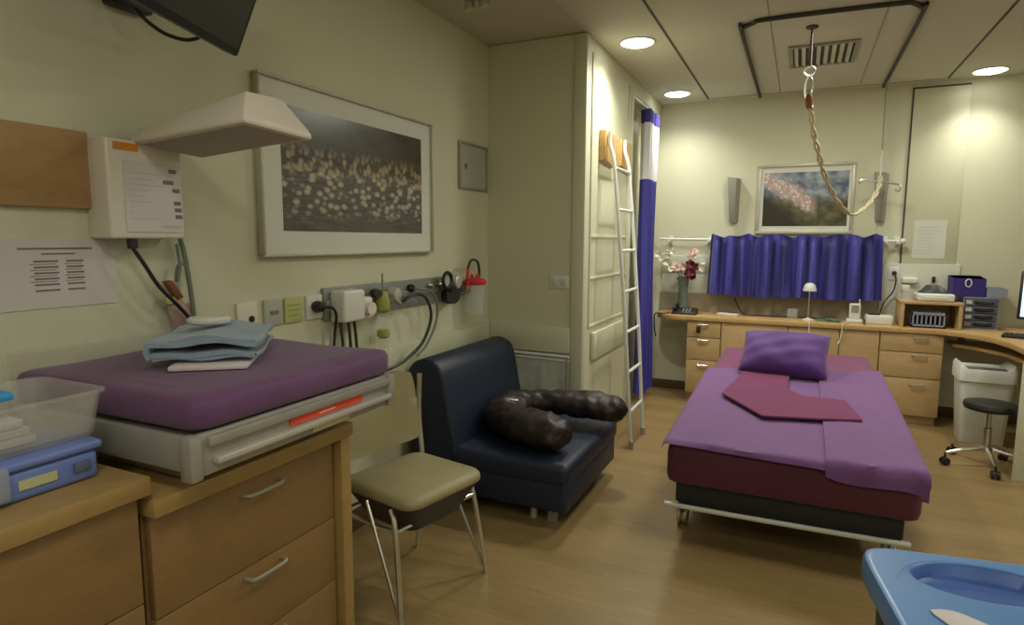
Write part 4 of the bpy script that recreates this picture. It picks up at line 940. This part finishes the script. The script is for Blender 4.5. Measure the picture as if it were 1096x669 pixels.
# folded towel: serpentine sheet
def towel(mb, u0, length, width, z0, layers, gap, th):
    pts = []
    for k in range(layers):
        z = z0 + k * gap; xs = [length * i / 10 for i in range(11)]
        if k % 2: xs = xs[::-1]
        ins = .005 * math.sin(k * 2.3)
        pts += [(x + (ins if k % 2 == 0 else -ins) * (1 if x < length / 2 else -1), z + .010 * math.sin(PI * x / length) * k / layers + .004 * math.sin(x * 40 + k)) for x in xs]
        if k < layers - 1:
            xe = xs[-1]; s = 1 if k % 2 == 0 else -1
            pts += [(xe + s * gap * .5 * math.sin(a), z + gap / 2 - gap / 2 * math.cos(a)) for a in (PI / 4, PI / 2, 3 * PI / 4)]
    n = len(pts) - 1
    def f(u, v):
        i = min(int(u * n + 1e-6), n); x, z = pts[i]
        return (x - length / 2 + .004 * math.sin(v * 5), (v - .5) * width + .004 * math.sin(u * 9), z + .003 * math.sin(v * 7 + x * 12))
    mb.grid(f, n, 10, thick=th)
w = MB(); towel(w, 0, .235, .32, .006, 4, .0165, .011)
mx = Matrix.Translation((-1.45, 1.185, 1.036)) @ Matrix.Rotation(math.radians(38), 4, 'Z')
bmesh.ops.transform(w.bm, matrix=mx, verts=w.bm.verts)
tag(w.build('folded_towel', 'towel', smooth=70), 'folded pale blue towel lying on the purple infant mattress', 'towel')
w = MB(); w.box((-.085, -.155, 1.0205), (.10, .12, 1.0345), .006, mtx=Matrix.Translation((-1.425, 1.165, 0)) @ Matrix.Rotation(math.radians(38), 4, 'Z'))
tag(w.build('white_cloth', 'cloth_w'), 'white folded cloth under the pale blue towel', 'cloth')
w = MB(); w.lathe([(0, 0), (.036, 0), (.045, .006), (.047, .014), (.040, .022), (0, .024)], (-1.50, 1.20, 1.108), 24, Matrix.Rotation(.7, 4, 'Z'), 1.25, .85)
tag(w.build('white_dish', 'white'), 'small white oval dish resting on top of the folded towel', 'dish')
# blue box with clear tub
root = thing('blue_case', 'periwinkle blue plastic case with latches on the left counter', 'case', (-1.43, .50, .864))
MB().box((-1.62, .28, .865), (-1.275, .745, .925), .012, 3).build('body', 'bluebox', root)
MB().box((-1.628, .272, .925), (-1.267, .752, .944), .008, 3).build('rim', 'bluebox', root)
MB().box((-1.276, .60, .887), (-1.272, .665, .905)).build('label', 'label_y', root)
MB().box((-1.277, .695, .888), (-1.268, .727, .908), .003).build('latch', 'drawerblue', root)
MB().box((-1.278, .535, .875), (-1.262, .585, .94), .008).build('clasp', 'greytray', root)
root = thing('clear_tub', 'clear plastic tub standing on the blue case', 'tub', (-1.43, .52, .945))
sec = lambda e: rrect(.105 + e, .185 + e, .03, 4)
w = MB(); loft(w, [(sec(0), .946), (sec(.004), .952), (sec(.016), 1.036), (sec(.022), 1.036), (sec(.022), 1.041), (sec(.013), 1.041), (sec(0), .955)], c=(-1.405, .575)); w.build('tub', 'tub', root)
w = MB()
for k in range(3): w.box((-1.49, .41 + .004 * k, .957 + k * .017), (-1.32, .66 - .01 * k, .973 + k * .017), .003)
tag(w.build('paper_stack', 'paper'), 'pile of pale papers inside the clear tub', 'papers')
w = MB(); w.box((-1.51, .32, 1.043), (-1.33, .635, 1.060), .006)
tag(w.build('blue_folder', 'sky'), 'bright blue folder resting across the clear tub at the left edge', 'folder')

# ------------------------------------------------------------------ chair
root = thing('visitor_chair', 'olive vinyl visitor chair with chrome legs beside the drawer unit', 'chair', (-1.31, 1.92, 0), math.radians(-12))
def cpad(mb, hx, hy, z0, z1, crown=.012):
    S = lambda e: [p for i, p0 in enumerate(rrect(hx - e, hy - e, .06 - e * .5, 5)) for p in (p0,)]
    loft(mb, [(S(.012), z0), (S(0), z0 + .012), (S(0), z1 - .018), (S(.008), z1 - .006), (S(.03), z1), (S(.10), z1 + crown)])
w = MB(); cpad(w, .195, .205, .405, .452); w.build('seat', 'olive', root, local=True, smooth=60)
w = MB(); loft(w, [(rrect(.13, .14, .05), .30), (rrect(.18, .19, .05), .40), (rrect(.185, .195, .05), .406)]); w.build('seat_shell', 'black', root, local=True)
def backpad(u, v):
    y = -.20 + .40 * u; z = .50 + .30 * v; e = (abs(2 * u - 1)) ** 5
    return (-.20 - .05 * v - .035 * math.sin(PI * u) * 1 + .02, y * (1 - .06 * (abs(2 * v - 1) ** 6)), z - .012 * e * (1 if v > .5 else -1))
w = MB(); w.grid(backpad, 20, 14, thick=.03); bmesh.ops.bevel(w.bm, geom=[e for e in w.bm.edges if e.is_manifold and e.calc_face_angle(0) > 1.2], offset=.01, segments=2, affect='EDGES'); w.build('backrest', 'olive', root, local=True, smooth=60)
for s in (-1, 1):
    MB().tube(bez([(.09, s * .20, .40), (.12, s * .208, .34), (.155, s * .225, .12), (.17, s * .232, .0)], 5), .0105, 10).build('leg', 'chrome', root, local=True)
    MB().tube(bez([(-.185, s * .218, .84 - .06), (-.19, s * .218, .60), (-.17, s * .215, .42), (-.17, s * .205, .33), (-.18, s * .205, .15), (-.205, s * .21, .0)], 5), .0105, 10).build('leg', 'chrome', root, local=True)
    MB().tube([(-.03, s * .207, .405), (.155, s * .229, .03)], .0075, 8).build('diagonal_strut', 'chrome', root, local=True)
    MB().tube(bez([(-.17, s * .206, .32), (0, s * .20, .315), (.13, s * .21, .33)], 4), .008, 8).build('side_brace', 'chrome', root, local=True)
MB().tube([(.125, -.205, .33), (.125, .205, .33)], .008, 8).tube([(-.17, -.205, .33), (-.17, .205, .33)], .008, 8).build('cross_brace', 'chrome', root, local=True)

# ------------------------------------------------------------------ navy sleeper chair
LY0, LY1 = 2.55, 3.40
root = thing('sleeper_armchair', 'navy blue vinyl armless sleeper chair against the left wall', 'armchair', (-1.36, 2.97, 0))
MB().box((-1.70, LY0 + .015, .085), (-.915, LY1 - .015, .235), .02, 3).build('base', 'navy', root)
MB().box((-1.55, LY0, .215), (-.905, LY1, .325), .035, 4).build('seat_cushion', 'navy', root)
prof = [(-1.735, .20), (-1.785, .60), (-1.775, .68), (-1.735, .735), (-1.67, .755), (-1.605, .735), (-1.565, .68), (-1.53, .50), (-1.49, .30), (-1.50, .20)]
pp = bez([(x, 0, z) for x, z in prof], 4); pl = [(p.x, p.z) for p in pp]
w = MB(); t = [(x, z) for x, z in pl]
mxp = Matrix(((1, 0, 0, 0), (0, 0, 1, 0), (0, 1, 0, 0), (0, 0, 0, 1)))
w.prism(t, LY0 + .0, LY1, .018, 2, mxp); w.build('backrest', 'navy', root, smooth=50)
for x in (-1.02, -1.60):
    for y in (2.67, 3.28):
        MB().box((x - .022, y - .022, 0), (x + .022, y + .022, .09), .006).build('leg', 'alu', root)
for y in (2.67,): MB().lathe([(0, 0), (.018, 0), (.018, .06), (.006, .065), (.006, .09)], (-1.12, y, 0), 14).build('leg', 'alu_lite', root)
# jacket: skinned body with two padded lobes
def skin(name, verts, edges, radii, m, label, cat, sub=2):
    me = bpy.data.meshes.new(name); c = Vector((sum(v[0] for v in verts) / len(verts), sum(v[1] for v in verts) / len(verts), min(v[2] for v in verts)))
    me.from_pydata([tuple(Vector(v) - c + Vector((0, 0, .012))) for v in verts], edges, []); o = bpy.data.objects.new(name, me); COL.objects.link(o); o.location = c
    md = o.modifiers.new('skin', 'SKIN'); md.use_smooth_shade = True
    for i, r in enumerate(radii): me.skin_vertices[0].data[i].radius = r
    me.skin_vertices[0].data[0].use_root = True
    o.modifiers.new('sub', 'SUBSURF').render_levels = 3
    tx = bpy.data.textures.new('folds', 'CLOUDS'); tx.noise_scale = .055
    dm = o.modifiers.new('folds', 'DISPLACE'); dm.texture = tx; dm.strength = .034; dm.mid_level = .5; dm.texture_coords = 'LOCAL'
    t2 = bpy.data.textures.new('creases', 'STUCCI'); t2.noise_scale = .035
    d2 = o.modifiers.new('creases', 'DISPLACE'); d2.texture = t2; d2.strength = .008; d2.mid_level = .5
    me.materials.append(M[m]); return tag(o, label, cat)
jv = [(-1.43, 2.98, .415), (-1.40, 2.86, .415), (-1.28, 2.77, .412), (-1.14, 2.73, .415), (-1.02, 2.71, .405), (-.96, 2.70, .40),
      (-1.40, 3.10, .42), (-1.30, 3.16, .43), (-1.15, 3.18, .435), (-1.0, 3.19, .43), (-.88, 3.20, .425), (-.80, 3.20, .415)]
je = [(0, 1), (1, 2), (2, 3), (3, 4), (4, 5), (0, 6), (6, 7), (7, 8), (8, 9), (9, 10), (10, 11)]
jr = [(.115, .09), (.105, .085), (.105, .085), (.128, .095), (.12, .09), (.07, .055), (.105, .078), (.09, .066), (.09, .07), (.10, .08), (.098, .076), (.055, .048)]
skin('padded_jacket', jv, je, jr, 'jacket', 'dark shiny padded jacket lying on the navy chair seat', 'jacket')
root = bpy.data.objects['padded_jacket']; ORIG['padded_jacket'] = tuple(root.location)
w = MB(); w.box((-.03, -.02, 0), (.03, .02, .004), .002, mtx=Matrix.Translation((-1.36, 2.93, .497)) @ Matrix.Rotation(.4, 4, 'Z') @ Matrix.Rotation(.2, 4, 'Y')); w.build('neck_label', 'cloth_w', root)

# ------------------------------------------------------------------ blue lidded bin, near right
LX, LY, LZ, LR = .368, 1.14, .755, math.radians(9)
root = thing('laundry_bin', 'dark bin with a light blue lid and oval recess at the bottom right corner', 'bin', (LX, LY, 0))
w = MB(); loft(w, [(rrect(.15, .18, .04, 6), 0), (rrect(.16, .19, .04, 6), .02), (rrect(.180, .215, .05, 6), .70), (rrect(.180, .215, .05, 6), .715)], c=(LX, LY), rot=LR); w.build('body', 'bin_body', root)
HX2, HY2, N = .205, .24, 120
def _sup(a, n=9):
    r = ((abs(math.cos(a)) / HX2) ** n + (abs(math.sin(a)) / HY2) ** n) ** (-1 / n)
    return (r * math.cos(a), r * math.sin(a))
outer = [_sup(2 * PI * k / N) for k in range(N)]
def oval(rx, ry, cx, cy): return [(cx + rx * math.cos(2 * PI * k / N), cy + ry * math.sin(2 * PI * k / N)) for k in range(N)]
ocx, ocy = -.02, .14
def sc_(f, e=0): return [(x * f + (0), y * f) for x, y in outer]
w = MB()
loft(w, [(sc_(.97), LZ - .045), (sc_(1.0), LZ - .043), (sc_(1.0), LZ - .012), (sc_(.985), LZ - .002), (sc_(.96), LZ), (sc_(.94), LZ), (oval(.126, .074, ocx, ocy), LZ), (oval(.119, .067, ocx, ocy), LZ), (oval(.117, .065, ocx, ocy), LZ - .001), (oval(.112, .060, ocx, ocy), LZ - .005), (oval(.106, .055, ocx, ocy), LZ - .022), (oval(.095, .046, ocx, ocy), LZ - .028), (oval(.03, .012, ocx, ocy), LZ - .028)], c=(LX, LY), rot=LR)
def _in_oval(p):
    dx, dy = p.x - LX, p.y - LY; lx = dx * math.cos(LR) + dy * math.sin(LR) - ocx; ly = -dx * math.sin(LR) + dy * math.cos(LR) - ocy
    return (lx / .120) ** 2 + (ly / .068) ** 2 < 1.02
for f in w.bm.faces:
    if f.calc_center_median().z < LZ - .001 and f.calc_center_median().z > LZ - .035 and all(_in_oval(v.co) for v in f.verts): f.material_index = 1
w.build('lid', ['bluelid', 'bluedeep'], root, smooth=40)
def crump(u, v):
    x = -.085 + .25 * u; y = -.125 + .17 * v
    e = (math.sin(PI * u) * math.sin(PI * v)) ** .5
    return (LX - .05 + x + .012 * math.sin(v * 11), LY - .03 + y - .02 + .012 * math.sin(u * 13), LZ + .003 + e * (.010 + .008 * math.sin(u * 15 + v * 4) * math.sin(v * 13)))
w = MB(); w.grid(crump, 30, 20, thick=.002); tag(w.build('crumpled_tissue', 'cloth_w', smooth=80), 'crumpled white tissue lying on the blue bin lid', 'tissue')

# ------------------------------------------------------------------ world, camera, colour
wd = bpy.data.worlds.new('world'); sc.world = wd; wd.use_nodes = True
wd.node_tree.nodes['Background'].inputs[0].default_value = (1.0, .97, .80, 1); wd.node_tree.nodes['Background'].inputs[1].default_value = .05
cam = bpy.data.cameras.new('camera'); cam.sensor_width = 36; cam.sensor_fit = 'HORIZONTAL'; cam.lens = 660 / 1096 * 36; cam.clip_start = .02
co = bpy.data.objects.new('camera', cam); COL.objects.link(co)
yaw, pit, rol = math.radians(24.99), math.radians(6.77), math.radians(.295)
fw = Vector((-math.sin(yaw) * math.cos(pit), math.cos(yaw) * math.cos(pit), -math.sin(pit)))
rt = Vector((math.cos(yaw), math.sin(yaw), 0)); up = rt.cross(fw)
r2 = rt * math.cos(rol) + up * math.sin(rol); u2 = -rt * math.sin(rol) + up * math.cos(rol)
co.matrix_world = Matrix(((r2.x, u2.x, -fw.x, 0), (r2.y, u2.y, -fw.y, 0), (r2.z, u2.z, -fw.z, 1.35), (0, 0, 0, 1)))
sc.camera = co
sc.view_settings.view_transform = 'Standard'; sc.view_settings.look = 'None'; sc.view_settings.exposure = .16
